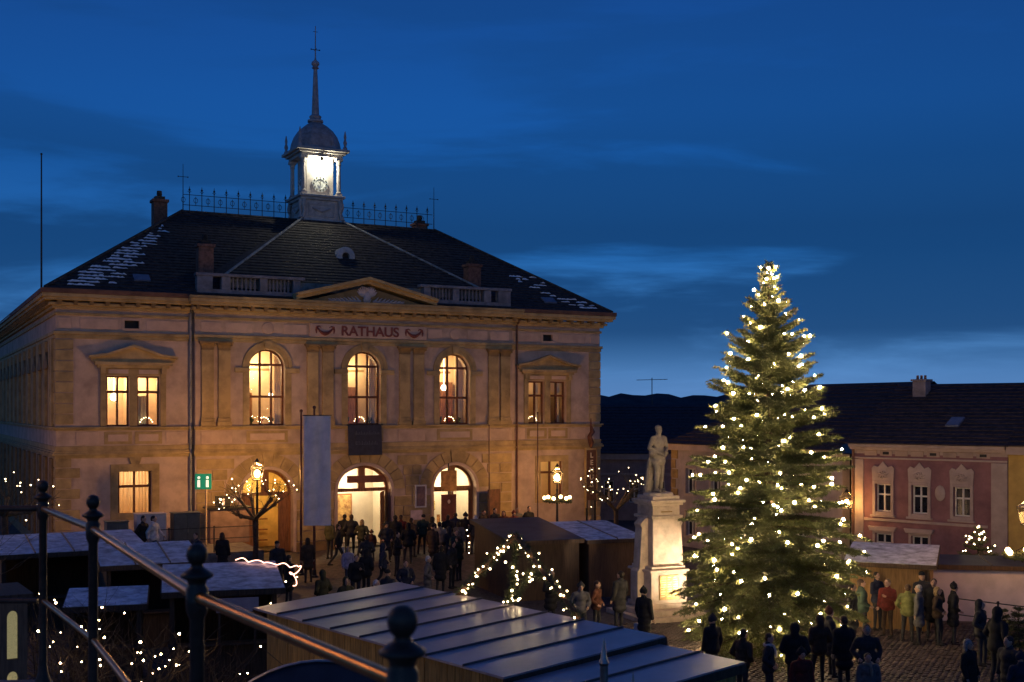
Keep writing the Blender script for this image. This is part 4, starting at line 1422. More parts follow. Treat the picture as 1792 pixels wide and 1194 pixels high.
# long cream house behind the big tree
CA = Vector((gx(1176, 57.5), 57.5, 0))
CB = Vector((gx(1474, 47.4), 47.4, 0))
CL = (CB - CA).length
ce = thing('cream_house', 'pale house with corner quoins and dark roof behind the big tree', 'house', CA, math.atan2(CB.y - CA.y, CB.x - CA.x))
cw = [(1.5 + 1.9 * k - .35, 1.5 + 1.9 * k + .35, 2.7, 3.9, 0) for k in range(6) if 1.5 + 1.9 * k + .5 < CL] + [(1.5 + 1.9 * k - .35, 1.5 + 1.9 * k + .35, .7, 1.8, 0) for k in range(6) if 1.5 + 1.9 * k + .5 < CL]
w_ = MB()
wall(w_, 0, CL, -.2, 4.9, 0, .4, cw)
w_.build('front_wall', M_LIL, ce)
MB().box(0, .4, .4, 8, -.2, 4.9).build('side_wall', M_LIL, ce)
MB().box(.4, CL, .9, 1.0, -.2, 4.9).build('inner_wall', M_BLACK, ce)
for o in cw:
    simple_window(ce, *o[:4])
    s_ = MB()
    rect_frame(s_, o[0] - .12, o[1] + .12, o[2] - .12, o[3] + .12, .12, -.05, -.003)
    s_.build('window_surround', M_PTR, ce, bevel=.01)
for k in range(10):
    MB().box(-.03, .5 if k % 2 else .32, -.04, -.003, .1 + k * .47, .1 + k * .47 + .42).build('quoin', M_TRIM2, ce, bevel=.01)
MB().box(-.25, CL, -.28, -.003, 4.75, 5.05).build('cornice', M_PTR, ce, bevel=.02)
slope((-.3, -.4, 5.06), (CL + .05, -.4, 5.06), (CL + .05, 5.2, 7.9), (4.0, 5.2, 7.9), 18).build('roof', M_ROOFR, ce)
MB().face([(-.3, -.4, 5.06), (4.0, 5.2, 7.9), (-.3, 10, 5.06)]).face([(4, 5.2, 7.9), (CL, 5.2, 7.9), (CL, 10, 5.06), (-.3, 10, 5.06)]).build('roof_back', M_ROOFR, ce)
# low house with a long dark roof behind the monument
lh = thing('low_house', 'low house with a long dark roof beyond the town hall corner', 'house', (gx(1030, 70), 70, 0), R(-4))
w_ = MB()
lw = [(1.2 + 1.5 * k - .3, 1.2 + 1.5 * k + .3, 1.2, 2.5, 0) for k in range(5)]
wall(w_, 0, 8.5, -.2, 3.9, 0, .4, lw)
w_.build('front_wall', mat('brown_plaster', (.36, .25, .23), .9, .15, 1.5), lh)
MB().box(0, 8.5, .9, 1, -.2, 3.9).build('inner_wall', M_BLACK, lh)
for o in lw:
    simple_window(lh, *o[:4])
MB().box(-.1, 8.6, -.3, 0, 3.75, 4.1).box(0, 8.5, -.08, -.003, 2.8, 2.95).build('cornice', M_PTR, lh, bevel=.02)
slope((-.2, -.4, 4.11), (8.7, -.4, 4.11), (8.7, 6, 7.0), (-.2, 6, 7.0), 16).build('roof', mat('roof_slate', (.035, .037, .05), .8, .25, 5), lh)
MB().face([(-.2, 6, 7), (8.7, 6, 7), (8.7, 12, 4.1), (-.2, 12, 4.1)]).build('roof_back', MATS['roof_slate'], lh)
at = thing('roof_antenna', 'thin television antenna on the low dark roof', 'antenna', (gx(1141, 76), 76, 6.85))
MB().path([(0, 0, 0), (0, 0, 1.9)], .03, 5).path([(-1.0, 0, 1.75), (1.0, 0, 1.8)], .018, 4).build('mast', M_IRON, at)
for k in range(7):
    MB().path([(-.85 + k * .28, -.2, 1.77), (-.85 + k * .28, .2, 1.77)], .01, 4).build('dipole', M_IRON, at)


# ------------------------------------------------------------------ fairy light helper
def ico(r, m, name):
    bm = bmesh.new()
    bmesh.ops.create_icosphere(bm, subdivisions=2, radius=r)
    me_ = bpy.data.meshes.new(name)
    bm.to_mesh(me_)
    bm.free()
    me_.materials.append(m)
    me_.shade_smooth()
    return me_


BULB = ico(.05, M_BULB, 'bulb')
BULB_T = ico(.0125, emat('shrub_bulb', (1.0, .66, .34), 60), 'bulb_tiny')
BULB_S = ico(.019, M_BULB, 'bulb_small')


def fairy_lights(label, pts, me_, group='strings of fairy lights', base=None, wire=True, jitter=.25):
    b = Vector(base or pts[0])
    o = thing('fairy_lights', label, 'fairy lights', b, 0, group)
    for p_ in pts:
        s_ = random.uniform(1 - jitter, 1 + jitter)
        inst('bulb', me_, o, Vector(p_) - b, (0, 0, 0), (s_, s_, s_))
    if wire:
        w_ = MB()
        P = [Vector(p_) - b for p_ in pts]
        for a, c in zip(P, P[1:]):
            if (a - c).length < 2.2:
                w_.path([a, a.lerp(c, .5) - Vector((0, 0, .05 * (a - c).length)), c], .006, 3)
        if w_.v:
            w_.build('cable', M_BLACK, o)
    return o


# ------------------------------------------------------------------ big Christmas tree
M_FIR = mat('fir_needles', (.105, .12, .04), .6, .3, 1.2)
M_BARK = mat('bark', (.075, .052, .038), .9, .3, 6, .4, 25)


def fir_tree(name, label, x, y, h, rad, n_lay, seed, group=None, dens=1.0, nl=.085, z0=0.0, skirt=.06):
    rg = np.random.default_rng(seed)
    t = thing(name, label, 'fir tree', (x, y, z0), 0, group)
    MB().path([(0, 0, 0), (.02, 0, h * .3), (0, .02, h * .7), (0, 0, h * .985)], [h * .017, h * .014, h * .007, .012], 8).build('trunk', M_BARK, t, True)
    brm, V, F, tips = MB(), [], [], []

    def needles(a, b, ln, k):
        d = b - a
        L_ = np.linalg.norm(d)
        if L_ < 1e-4:
            return
        d = d / L_
        n = max(3, int(k * L_))
        tt = rg.random(n)
        base = a[None] + (b - a)[None] * tt[:, None]
        dirs = rg.normal(size=(n, 3)) * .55 + d[None] * .75 + np.array([0, 0, .12])[None]
        dirs /= np.linalg.norm(dirs, axis=1)[:, None]
        side = np.cross(dirs, rg.normal(size=(n, 3)))
        side /= np.linalg.norm(side, axis=1)[:, None] + 1e-9
        wd = ln * .13
        l_ = ln * (.7 + .6 * rg.random(n))
        V.append(np.stack([base - side * wd, base + side * wd, base + dirs * l_[:, None]], 1).reshape(-1, 3))

    for i in range(n_lay):
        f = i / (n_lay - 1)
        z = h * (skirt + (.97 - skirt) * f ** .93)
        r = rad / 2.35 * float(np.interp(1 - z / h, [0, .06, .1, .205, .352, .5, .65, .8, 1], [.10, .26, .40, .92, 1.5, 1.9, 2.2, 2.35, 2.2]))
        nb = int(11 - 5 * f)
        ph = rg.random() * 6.28
        for k in range(nb):
            az = ph + 2 * math.pi * k / nb + rg.normal() * .16
            L_ = r * (.82 + .3 * rg.random())
            if rg.random() < .12:
                L_ *= 1.06
            dz0 = .42 * f + .12 + rg.normal() * .05      # start elevation
            P = []
            ns = 7
            zj = z + rg.normal() * h * .011
            for q in range(ns + 1):
                s_ = q / ns
                rr_ = L_ * s_
                zz = zj + L_ * (dz0 * s_ - (.55 - .42 * f) * s_ * s_ + .20 * s_ ** 3)
                P.append(np.array([rr_ * math.cos(az), rr_ * math.sin(az), zz]))
            brm.path([tuple(p_) for p_ in P], [max(.006, .022 * L_ ** .5 * (1 - .85 * q / ns)) for q in range(ns + 1)], 4)
            tips.append((P[-1], f, az, L_))
            for q in range(1, ns):
                if q > ns - 3 or L_ > 1.2:
                    if rg.random() < .5:
                        tips.append((P[q] + np.array([0, 0, .05]), f, az, L_ * .5))
            rt = np.array([-math.sin(az), math.cos(az), 0])
            for q in range(1, ns + 1):
                a, b = P[q - 1], P[q]
                needles(a, b, nl, 110 * dens)
                m_ = 2 if L_ > .5 else 1
                for e in range(m_):
                    c = a + (b - a) * (e + rg.random()) / m_
                    tl = L_ * .34 * (1 - .72 * (q / ns)) + .09
                    fw = (b - a) / (np.linalg.norm(b - a) + 1e-9)
                    for sd in (-1, 1):
                        d = fw * .75 + rt * sd * .75 + np.array([0, 0, -.12 - .18 * rg.random()])
                        e1 = c + d * tl * (.7 + .5 * rg.random())
                        needles(c, e1, nl, 130 * dens)
                        if tl > .28:
                            for s2 in (.45, .75):
                                c2 = c + (e1 - c) * s2
                                for s3 in (-1, 1):
                                    e2 = c2 + (fw * .6 + rt * sd * .35 + np.cross(d, [0, 0, 1]) * s3 * .5 + np.array([0, 0, -.1])) * tl * .42
                                    needles(c2, e2, nl, 120 * dens)
    brm.build('branches', M_BARK, t)
    A = np.concatenate(V).astype(np.float32)
    n = len(A) // 3
    me_ = bpy.data.meshes.new('crown')
    me_.vertices.add(len(A))
    me_.vertices.foreach_set('co', A.ravel())
    me_.loops.add(len(A))
    me_.loops.foreach_set('vertex_index', np.arange(len(A), dtype=np.int32))
    me_.polygons.add(n)
    me_.polygons.foreach_set('loop_start', np.arange(0, len(A), 3, dtype=np.int32))
    me_.polygons.foreach_set('loop_total', np.full(n, 3, dtype=np.int32))
    me_.update(calc_edges=True)
    me_.materials.append(M_FIR)
    stuff(inst('crown', me_, t))
    return t, tips, n


TX0, TY0 = gx(1345, 32.6), 32.6
bt, tips, ntri = fir_tree('christmas_tree', 'tall fir Christmas tree covered in warm white lights on the square', TX0, TY0, 10.75, 2.32, 40, 3)
print('tree tris', ntri)
rs = random.Random(4)
pts = []
cand = [t_ for t_ in tips]
rs.shuffle(cand)
for p_, f, az, L_ in cand:
    q = Vector((float(p_[0]), float(p_[1]), float(p_[2])))
    if all((q - o).length > (.55 if f < .6 else .42 if f < .8 else .27) for o in pts):
        pts.append(q + Vector((math.cos(az), math.sin(az), .15)) * .05)
    if len(pts) >= 280:
        break
pts += [Vector((0, 0, 10.6)), Vector((.08, -.05, 10.45)), Vector((-.07, -.06, 10.3))]
pts.sort(key=lambda q: q.z)
fairy_lights('warm white lights spread over the branches of the tall Christmas tree', [q + Vector((TX0, TY0, 0)) for q in pts], ico(.031, emat('tree_bulb', (1.0, .70, .36), 420), 'tree_bulb'), base=(TX0, TY0, 0), wire=False, jitter=.35)

# ------------------------------------------------------------------ monument
M_SAND = mat('sandstone', (.55, .44, .34), .85, .16, 2.5, .25, 25)
MX, MY = gx(1152, 38.4), 38.4
mo = thing('war_memorial', 'stone memorial pedestal with a bronze tablet left of the Christmas tree', 'memorial', (MX, MY, 0), R(24))


def mbox(name, parts, m=M_SAND, bevel=.02):
    b = MB()
    for a in parts:
        b.box(*a)
    return b.build(name, m, mo, bevel=bevel)


mbox('step', [(-1.25, 1.25, -1.25, 1.25, 0, .16)])
mbox('step', [(-1.05, 1.05, -1.05, 1.05, .16, .34)])
mbox('base', [(-.66, .66, -.66, .66, .34, 1.5)])
mbox('base_moulding', [(-.73, .73, -.73, .73, .34, .5)])
mbox('base_cap', [(-.73, .73, -.73, .73, 1.5, 1.58), (-.63, .63, -.63, .63, 1.58, 1.68)])
mbox('shaft', [(-.5, .5, -.5, .5, 1.68, 3.2)])
for k in (0, 2):
    rm = Matrix.Rotation(R(90 * k), 4, 'Z')
    b = MB(rm)
    b.prism([(.502, .5), (.9, .5), (.9, 1.5), (.82, 1.6), (.74, 2.9), (.8, 3.02), (.62, 3.2), (.502, 3.25)], -.22, .22)
    b.build('buttress', M_SAND, mo, bevel=.02)
mbox('shaft_cap', [(-.58, .58, -.58, .58, 3.2, 3.3), (-.5, .5, -.5, .5, 3.3, 3.62)])
mbox('top_slab', [(-.58, .58, -.58, .58, 3.62, 3.7), (-.64, .64, -.64, .64, 3.7, 3.8), (-.5, .5, -.5, .5, 3.8, 3.92)])
tb_ = MB().box(-.2, .2, -.53, -.502, 3.4, 3.44).build('inscription', M_TRIM2, mo)
# bronze tablets with rows of raised lettering on the base
for k in (0, 2):
    rm = Matrix.Rotation(R(90 * k), 4, 'Z')
    tbm = MB(rm).box(-.36, .36, -.69, -.662, .62, 1.4).build('tablet', mat('bronze_tablet', (.34, .22, .08), .45, .3, 6, metal=.6), mo, bevel=.006)
    ln = MB(rm)
    for r_ in range(9):
        for c in (-.31, -.08, .14):
            ln.box(c, c + random.uniform(.1, .18), -.70, -.691, .72 + r_ * .075, .745 + r_ * .075)
    ln.build('lettering', mat('bronze_letter', (.62, .46, .2), .4, .1, 6, metal=.6), tbm)

# ------------------------------------------------------------------ figures (bodies grown from limbs and fused into one surface)
def prim_mesh(prims):
    b = MB()
    for p_ in prims:
        if p_[0] == 'c':
            _, a, c, r0, r1 = p_[:5]
            a, c = Vector(a), Vector(c)
            d = (c - a)
            L_ = d.length
            d = d / L_
            pts_ = [a - d * r0 * .95, a - d * r0 * .6, a, a.lerp(c, .33), a.lerp(c, .66), c, c + d * r1 * .6, c + d * r1 * .95]
            rad = [r0 * .3, r0 * .8, r0, r0 + (r1 - r0) * .33, r0 + (r1 - r0) * .66, r1, r1 * .8, r1 * .3]
            b.path(pts_, rad, 10)
        else:
            _, c, rx = p_[:3]
            b.ball(c, 1, 14, 10, rx)
    return b


def fuse(prims, voxel, name, mats_of=None, mats=(), extra=None):
    b = prim_mesh(prims)
    me_ = b.mesh(name, None)
    o = bpy.data.objects.new(name, me_)
    COL.objects.link(o)
    rmod = o.modifiers.new('remesh', 'REMESH')
    rmod.mode = 'VOXEL'
    rmod.voxel_size = voxel
    rmod.use_smooth_shade = True
    sm = o.modifiers.new('smooth', 'SMOOTH')
    sm.factor, sm.iterations = .5, 3
    dg = bpy.context.evaluated_depsgraph_get()
    dg.update()
    out = bpy.data.meshes.new_from_object(o.evaluated_get(dg))
    bpy.data.objects.remove(o)
    bpy.data.meshes.remove(me_)
    out.name = name
    out.materials.clear()
    for m in mats:
        out.materials.append(m)
    if mats_of:
        n = len(out.polygons)
        C = np.empty(n * 3, dtype=np.float32)
        out.polygons.foreach_get('center', C)
        C = C.reshape(-1, 3)
        D = []
        for p_ in prims:
            if p_[0] == 'c':
                a, c = np.array(p_[1]), np.array(p_[2])
                t_ = np.clip(((C - a) @ (c - a)) / ((c - a) @ (c - a)), 0, 1)
                D.append(np.linalg.norm(C - (a + t_[:, None] * (c - a)), axis=1) - (p_[3] + (p_[4] - p_[3]) * t_))
            else:
                r_ = np.array(p_[2])
                k0 = np.linalg.norm((C - np.array(p_[1])) / r_, axis=1)
                D.append((k0 - 1) * r_.min())
        idx = np.array([mats_of[p_[-1]] for p_ in prims])[np.argmin(np.array(D), axis=0)]
        out.polygons.foreach_set('material_index', idx.astype(np.int32))
    if extra:                      # eyes, mouth, fingers joined to the same mesh
        bm = bmesh.new()
        bm.from_mesh(out)
        for mb, mi in extra:
            vs = [bm.verts.new(v) for v in mb.v]
            for f in mb.f:
                try:
                    fc = bm.faces.new([vs[k] for k in f])
                    fc.material_index = mi
                    fc.smooth = True
                except ValueError:
                    pass
        bm.to_mesh(out)
        bm.free()
    out.shade_smooth()
    return out


def hand(mb, wr, fwd, side):
    wr, fwd, side = Vector(wr), Vector(fwd).normalized(), Vector(side).normalized()
    up = fwd.cross(side)
    for k, (o_, ln) in enumerate(((-.027, .062), (-.009, .073), (.009, .07), (.026, .055))):
        a = wr + fwd * .07 + side * o_
        mb.path([a, a + fwd * ln * .5 + up * .012, a + fwd * ln * .85 + up * .034], [.0095, .009, .006], 5)
    a = wr + fwd * .02 + side * -.03
    mb.path([a, a + fwd * .03 - side * .022 + up * .01, a + fwd * .062 - side * .022 + up * .022], [.012, .0105, .007], 5)


# skin slots: 0 skin, 1 trousers, 2 shoes, 3 shirt, 4 dark (eyes, mouth)
def body_mesh(pose, name):
    la, ra = pose['la'], pose['ra']          # (elbow, wrist)
    lk, rk = pose['lk'], pose['rk']          # (knee, ankle)
    sh = Vector((.185, .0, 1.41))
    P = []
    P += [('e', (0, -.005, 1.635), (.076, .094, .118), 's'), ('e', (0, -.03, 1.575), (.055, .065, .06), 's'), ('c', (0, -.09, 1.65), (0, -.112, 1.622), .010, .016, 's')]
    for q in (-1, 1):
        P.append(('e', (q * .078, .005, 1.63), (.014, .022, .034), 's'))
    P += [('c', (0, .005, 1.42), (0, -.005, 1.56), .058, .052, 's')]
    P += [('e', (0, .0, 1.30), (.175, .11, .17), 't'), ('e', (0, .0, 1.10), (.145, .10, .17), 't'), ('e', (0, 0, .95), (.165, .115, .13), 'p'), ('c', (-.15, 0, 1.42), (.15, 0, 1.42), .06, .06, 't')]
    ex = MB()
    for q, (el, wr) in ((-1, la), (1, ra)):
        s_ = Vector((q * sh.x, sh.y, sh.z))
        P.append(('c', s_, el, .052, .04, 't'))
        P.append(('c', el, wr, .04, .028, 't'))
        d = (Vector(wr) - Vector(el)).normalized()
        P.append(('c', Vector(wr), Vector(wr) + d * .065, .028, .033, 's'))
        sd = d.cross(Vector((0, 1, .2))).normalized() * (-q)
        hand(ex, wr, d, sd)
    for q, (kn, an) in ((-1, lk), (1, rk)):
        h_ = (q * .09, 0, .93)
        P.append(('c', h_, kn, .088, .06, 'p'))
        P.append(('c', kn, an, .058, .042, 'p'))
        a = Vector(an)
        P.append(('c', a + Vector((0, .03, -.045)), a + Vector((0, -.15, -.052)), .042, .034, 'b'))
    ey = MB()
    for q in (-1, 1):
        ey.ball((q * .03, -.086, 1.648), .011, 6, 5)
    ey.path([(-.024, -.083, 1.566), (0, -.09, 1.564), (.024, -.083, 1.566)], .005, 4)
    return fuse(P, .017, name, {'s': 0, 'p': 1, 'b': 2, 't': 3}, [None] * 5, [(ex, 0), (ey, 4)])


def coat_mesh(pose, hem, name, bulk=1.0, hood=False):
    P = []
    k = bulk
    P += [('e', (0, .01, 1.30), (.205 * k, .145 * k, .19), 'c'), ('e', (0, .01, 1.10), (.185 * k, .14 * k, .2), 'c'), ('c', (-.165, .005, 1.41), (.165, .005, 1.41), .075 * k, .075 * k, 'c')]
    n = 3
    for j in range(n):
        z = 1.0 - (1.0 - hem - .1) * j / (n - 1)
        P.append(('e', (0, .01 + pose.get('sway', 0) * j, z), (.195 * k + .012 * j, .145 * k + .012 * j, .15), 'c'))
    for q, (el, wr) in ((-1, pose['la']), (1, pose['ra'])):
        s_ = (q * .19, 0, 1.40)
        P.append(('c', s_, el, .078 * k, .062 * k, 'c'))
        P.append(('c', el, Vector(el).lerp(Vector(wr), .93), .062 * k, .05 * k, 'c'))
    P.append(('c', (0, .015, 1.44), (0, .02, 1.505), .095, .082, 'c'))       # collar
    if hood:
        P += [('e', (0, .035, 1.65), (.115, .115, .145), 'c'), ('c', (0, .06, 1.48), (0, .05, 1.6), .1, .09, 'c')]
    return fuse(P, .022, name, None, [None])


def hair_mesh(kind, name):
    if kind == 'short':
        P = [('e', (0, .018, 1.668), (.086, .097, .098), 'h'), ('e', (0, .05, 1.62), (.078, .062, .075), 'h')]
    elif kind == 'long':
        P = [('e', (0, .018, 1.668), (.09, .1, .1), 'h'), ('e', (0, .05, 1.58), (.095, .068, .13), 'h'), ('c', (-.075, .01, 1.64), (-.08, .02, 1.46), .03, .03, 'h'), ('c', (.075, .01, 1.64), (.08, .02, 1.46), .03, .03, 'h')]
    elif kind == 'beanie':
        P = [('e', (0, .012, 1.69), (.092, .105, .105), 'h'), ('c', (-.04, .01, 1.665), (.04, .01, 1.665), .088, .088, 'h'), ('e', (0, .01, 1.8), (.03, .03, .03), 'h')]
    else:
        P = [('e', (0, .015, 1.70), (.092, .106, .082), 'h'), ('e', (0, -.075, 1.685), (.07, .06, .014), 'h')]
    return fuse(P, .014, name, None, [None])


ST = dict(la=((-.25, .02, 1.14), (-.245, -.06, .90)), ra=((.25, .02, 1.14), (.245, -.06, .90)), lk=((-.1, -.01, .5), (-.11, .0, .095)), rk=((.1, -.01, .5), (.12, .01, .095)))
POSES = [
    ST,
    dict(ST, la=((-.29, .07, 1.15), (-.20, -.12, 1.02)), ra=((.29, .07, 1.15), (.20, -.12, 1.02)), rk=((.12, -.06, .5), (.15, -.02, .095))),
    dict(la=((-.25, .13, 1.16), (-.24, .12, .93)), ra=((.25, -.08, 1.15), (.24, -.24, .98)), lk=((-.09, -.2, .53), (-.09, -.27, .10)), rk=((.09, .04, .51), (.09, .32, .14)), sway=-.01),
    dict(ST, ra=((.26, -.05, 1.16), (.13, -.28, 1.26))),
    dict(ST, la=((-.27, -.04, 1.16), (.02, -.21, 1.14)), ra=((.27, -.04, 1.16), (-.02, -.24, 1.19)), lk=((-.12, -.03, .5), (-.16, -.02, .095))),
]
BODY = [body_mesh(p_, 'body') for p_ in POSES]
COATS = [[coat_mesh(p_, .82, 'jacket'), coat_mesh(p_, .55, 'coat', 1.04), coat_mesh(p_, .78, 'hooded_jacket', 1.08, True)] for p_ in POSES]
HAIR = {k: hair_mesh(k, k) for k in ('short', 'long', 'beanie', 'cap')}
M_SKIN = mat('skin', (.50, .31, .22), .6, .08, 6)
M_SHOE = mat('shoe_leather', (.02, .017, .015), .5, .1, 8)
M_EYE = mat('eye_dark', (.03, .02, .02), .3, .05, 8)
CLOTH = {n: mat('cloth_' + n, c, .9, .2, 7, .2, 60) for n, c in dict(
    black=(.016, .016, .019), charcoal=(.035, .035, .04), navy=(.02, .025, .05), brown=(.06, .038, .026), olive=(.05, .05, .026), grey=(.13, .125, .13), beige=(.30, .25, .19),
    white=(.55, .53, .54), red=(.13, .022, .018), green=(.035, .06, .045), lime=(.19, .20, .07), jeans=(.035, .042, .07), rust=(.12, .042, .024), lilac=(.28, .25, .36)).items()}
HAIRC = {n: mat('hair_' + n, c, .6, .3, 20) for n, c in dict(dark=(.02, .014, .01), brown=(.06, .033, .018), blond=(.28, .19, .09), grey=(.30, .28, .27), white=(.55, .53, .52)).items()}


def person(label, u, y, h=1.75, face=0, pose=0, coat=0, col='black', hair='short', hcol='dark', legs='charcoal', dz=0, x=None, bag=None, scarf=None):
    x = gx(u, y) if x is None else x
    z = ground_z(x, y) + dz
    o = thing('person', label, 'person', (x, y, z), R(face), 'people at the market')
    s_ = h / 1.75
    wd_ = random.uniform(.95, 1.12)
    o.scale = (s_ * wd_, s_ * wd_, s_)
    o.rotation_euler = (R(random.uniform(-3, 3)), R(random.uniform(-2.5, 2.5)), R(face + random.uniform(-12, 12)))
    b = inst('body', BODY[pose], o)
    for k, m in enumerate((M_SKIN, CLOTH[legs], M_SHOE, CLOTH[col], M_EYE)):
        b.material_slots[k].link = 'OBJECT'
        b.material_slots[k].material = m
    c = inst(('jacket', 'coat', 'hooded_jacket')[coat], COATS[pose][coat], o)
    c.material_slots[0].link = 'OBJECT'
    c.material_slots[0].material = CLOTH[col]
    if coat != 2:
        hh = inst('hat' if hair in ('beanie', 'cap') else 'hair', HAIR[hair], o)
        hh.material_slots[0].link = 'OBJECT'
        hh.material_slots[0].material = HAIRC[hcol] if hair in ('short', 'long') else CLOTH[hcol]
    if scarf:
        MB().path([(.1 * math.cos(a), .02 + .1 * math.sin(a), 1.475 + .01 * math.sin(2 * a)) for a in [2 * math.pi * k / 12 for k in range(13)]], .035, 7).path([(.04, -.09, 1.47), (.05, -.15, 1.32), (.05, -.16, 1.18)], [.035, .04, .03], 6).build('scarf', CLOTH[scarf], o, True)
    if bag:
        wr = POSES[pose]['ra'][1]
        MB().path([(wr[0], wr[1], wr[2] - .06), (wr[0] - .0, wr[1], wr[2] - .18)], .008, 4).rings([[(wr[0] + sx * w_, wr[1] + sy * .06, wr[2] + zz) for sx, sy in ((-1, -1), (1, -1), (1, 1), (-1, 1))] for w_, zz in ((.13, -.18), (.15, -.45), (.13, -.48))]).build('bag', CLOTH[bag], o)
    return o


# statue on the memorial -------------------------------------------------------------
sp_ = dict(la=((-.30, .03, 1.17), (-.09, -.17, 1.02)), ra=((.28, .0, 1.15), (.07, -.2, 1.08)), lk=((-.1, -.06, .5), (-.13, -.05, .10)), rk=((.1, .0, .5), (.14, .07, .10)))
PR = []
sh = .2
PR += [('e', (0, -.005, 1.635), (.08, .098, .12)), ('e', (0, -.03, 1.575), (.056, .066, .06)), ('c', (0, -.09, 1.65), (0, -.115, 1.622), .012, .017), ('c', (0, .005, 1.42), (0, -.005, 1.56), .064, .056),
       ('e', (0, .012, 1.69), (.088, .1, .075)), ('e', (0, .0, 1.30), (.2, .14, .18)), ('e', (0, .0, 1.10), (.165, .125, .17)), ('e', (0, 0, .95), (.2, .15, .15)), ('e', (0, 0, .82), (.215, .165, .12)), ('c', (-.16, 0, 1.42), (.16, 0, 1.42), .072, .072),
       ('c', (-.19, .0, 1.04), (.19, 0, 1.04), .12, .12), ('c', (0, .01, 1.45), (0, .01, 1.5), .085, .08)]
for q, (el, wr) in ((-1, sp_['la']), (1, sp_['ra'])):
    d = (Vector(wr) - Vector(el)).normalized()
    PR += [('c', (q * sh, 0, 1.41), el, .07, .056), ('c', el, wr, .056, .042), ('c', Vector(wr), Vector(wr) + d * .08, .036, .036)]
for q, (kn, an) in ((-1, sp_['lk']), (1, sp_['rk'])):
    a = Vector(an)
    PR += [('c', (q * .09, 0, .93), kn, .1, .078), ('c', kn, an, .07, .05), ('e', Vector(kn).lerp(a, .35) + Vector((0, .02, 0)), (.068, .075, .13)), ('c', a + Vector((0, .03, -.045)), a + Vector((0, -.15, -.052)), .05, .042)]
PR += [('c', (-.16, .2, .02), (-.14, .17, .75), .16, .09), ('e', (-.15, .16, .7), (.1, .1, .14)), ('c', (-.2, .12, .9), (-.26, .16, .1), .05, .09)]
exs = MB()
for q, (el, wr) in ((-1, sp_['la']), (1, sp_['ra'])):
    d = (Vector(wr) - Vector(el)).normalized()
    hand(exs, wr, d, d.cross(Vector((0, 1, .2))).normalized() * -q)
smesh = fuse(PR, .016, 'figure', None, [mat('weathered_stone', (.22, .185, .155), .85, .2, 4, .25, 30)], [(exs, 0)])
stt = thing('statue', 'stone statue of a standing soldier with folded hands on the memorial', 'statue', (MX, MY, 3.92), R(24))
inst('figure', smesh, stt, (0, -.02, .08), (0, 0, R(12)), (1.25, 1.25, 1.25))
MB().lathe([(.5, 0), (.48, .07), (.44, .1)], n=14).build('plinth', M_SAND, stt, bevel=.01)
# floodlight that lights the memorial
fx, fy = MX + 3.4, MY - 1.6
ff = thing('ground_floodlight', 'small floodlight on the ground aimed at the memorial', 'floodlight', (fx, fy, 0), math.atan2(MY - fy, MX - fx) + R(90))
MB().box(-.16, .16, -.08, .1, .12, .36).build('housing', M_BLACK, ff, bevel=.02)
MB().box(-.2, .2, -.03, .03, 0, .04).box(-.2, -.17, -.03, .03, .04, .26).box(.17, .2, -.03, .03, .04, .26).build('bracket', M_IRON, ff)
spl = bpy.data.lights.new('memorial_light', 'SPOT')
spl.energy, spl.color, spl.spot_size, spl.spot_blend, spl.shadow_soft_size = 2000, (1, .78, .54), R(46), .9, .1
so2 = inst('memorial_light', spl, None, (fx, fy, .45))
so2.rotation_euler = (Vector((MX, MY, 1.7)) - Vector((fx, fy, .45))).to_track_quat('-Z', 'Y').to_euler()
so2.parent = ff
so2.matrix_parent_inverse = (Matrix.Translation(ff.location) @ Matrix.Rotation(ff.rotation_euler.z, 4, 'Z')).inverted()


# ------------------------------------------------------------------ market stalls
M_TIN = mat('stall_tin', (.42, .34, .37), .3, .14, 1.1, .06, 5, spec=.7)
M_FROST = mat('frosted_roof', (.80, .78, .86), .65, .2, 3.2, .5, 9, col2=(.30, .28, .31))
M_TARP = mat('dark_tarp', (.045, .055, .085), .55, .2, 2, .2, 8)
M_PINE = mat('pine_board', (.48, .28, .08), .7, .25, 2.5, .1, stretch=(9, 9, .7))
M_DKW = mat('dark_board', (.085, .05, .03), .75, .25, 3, .1, stretch=(9, 9, .7))


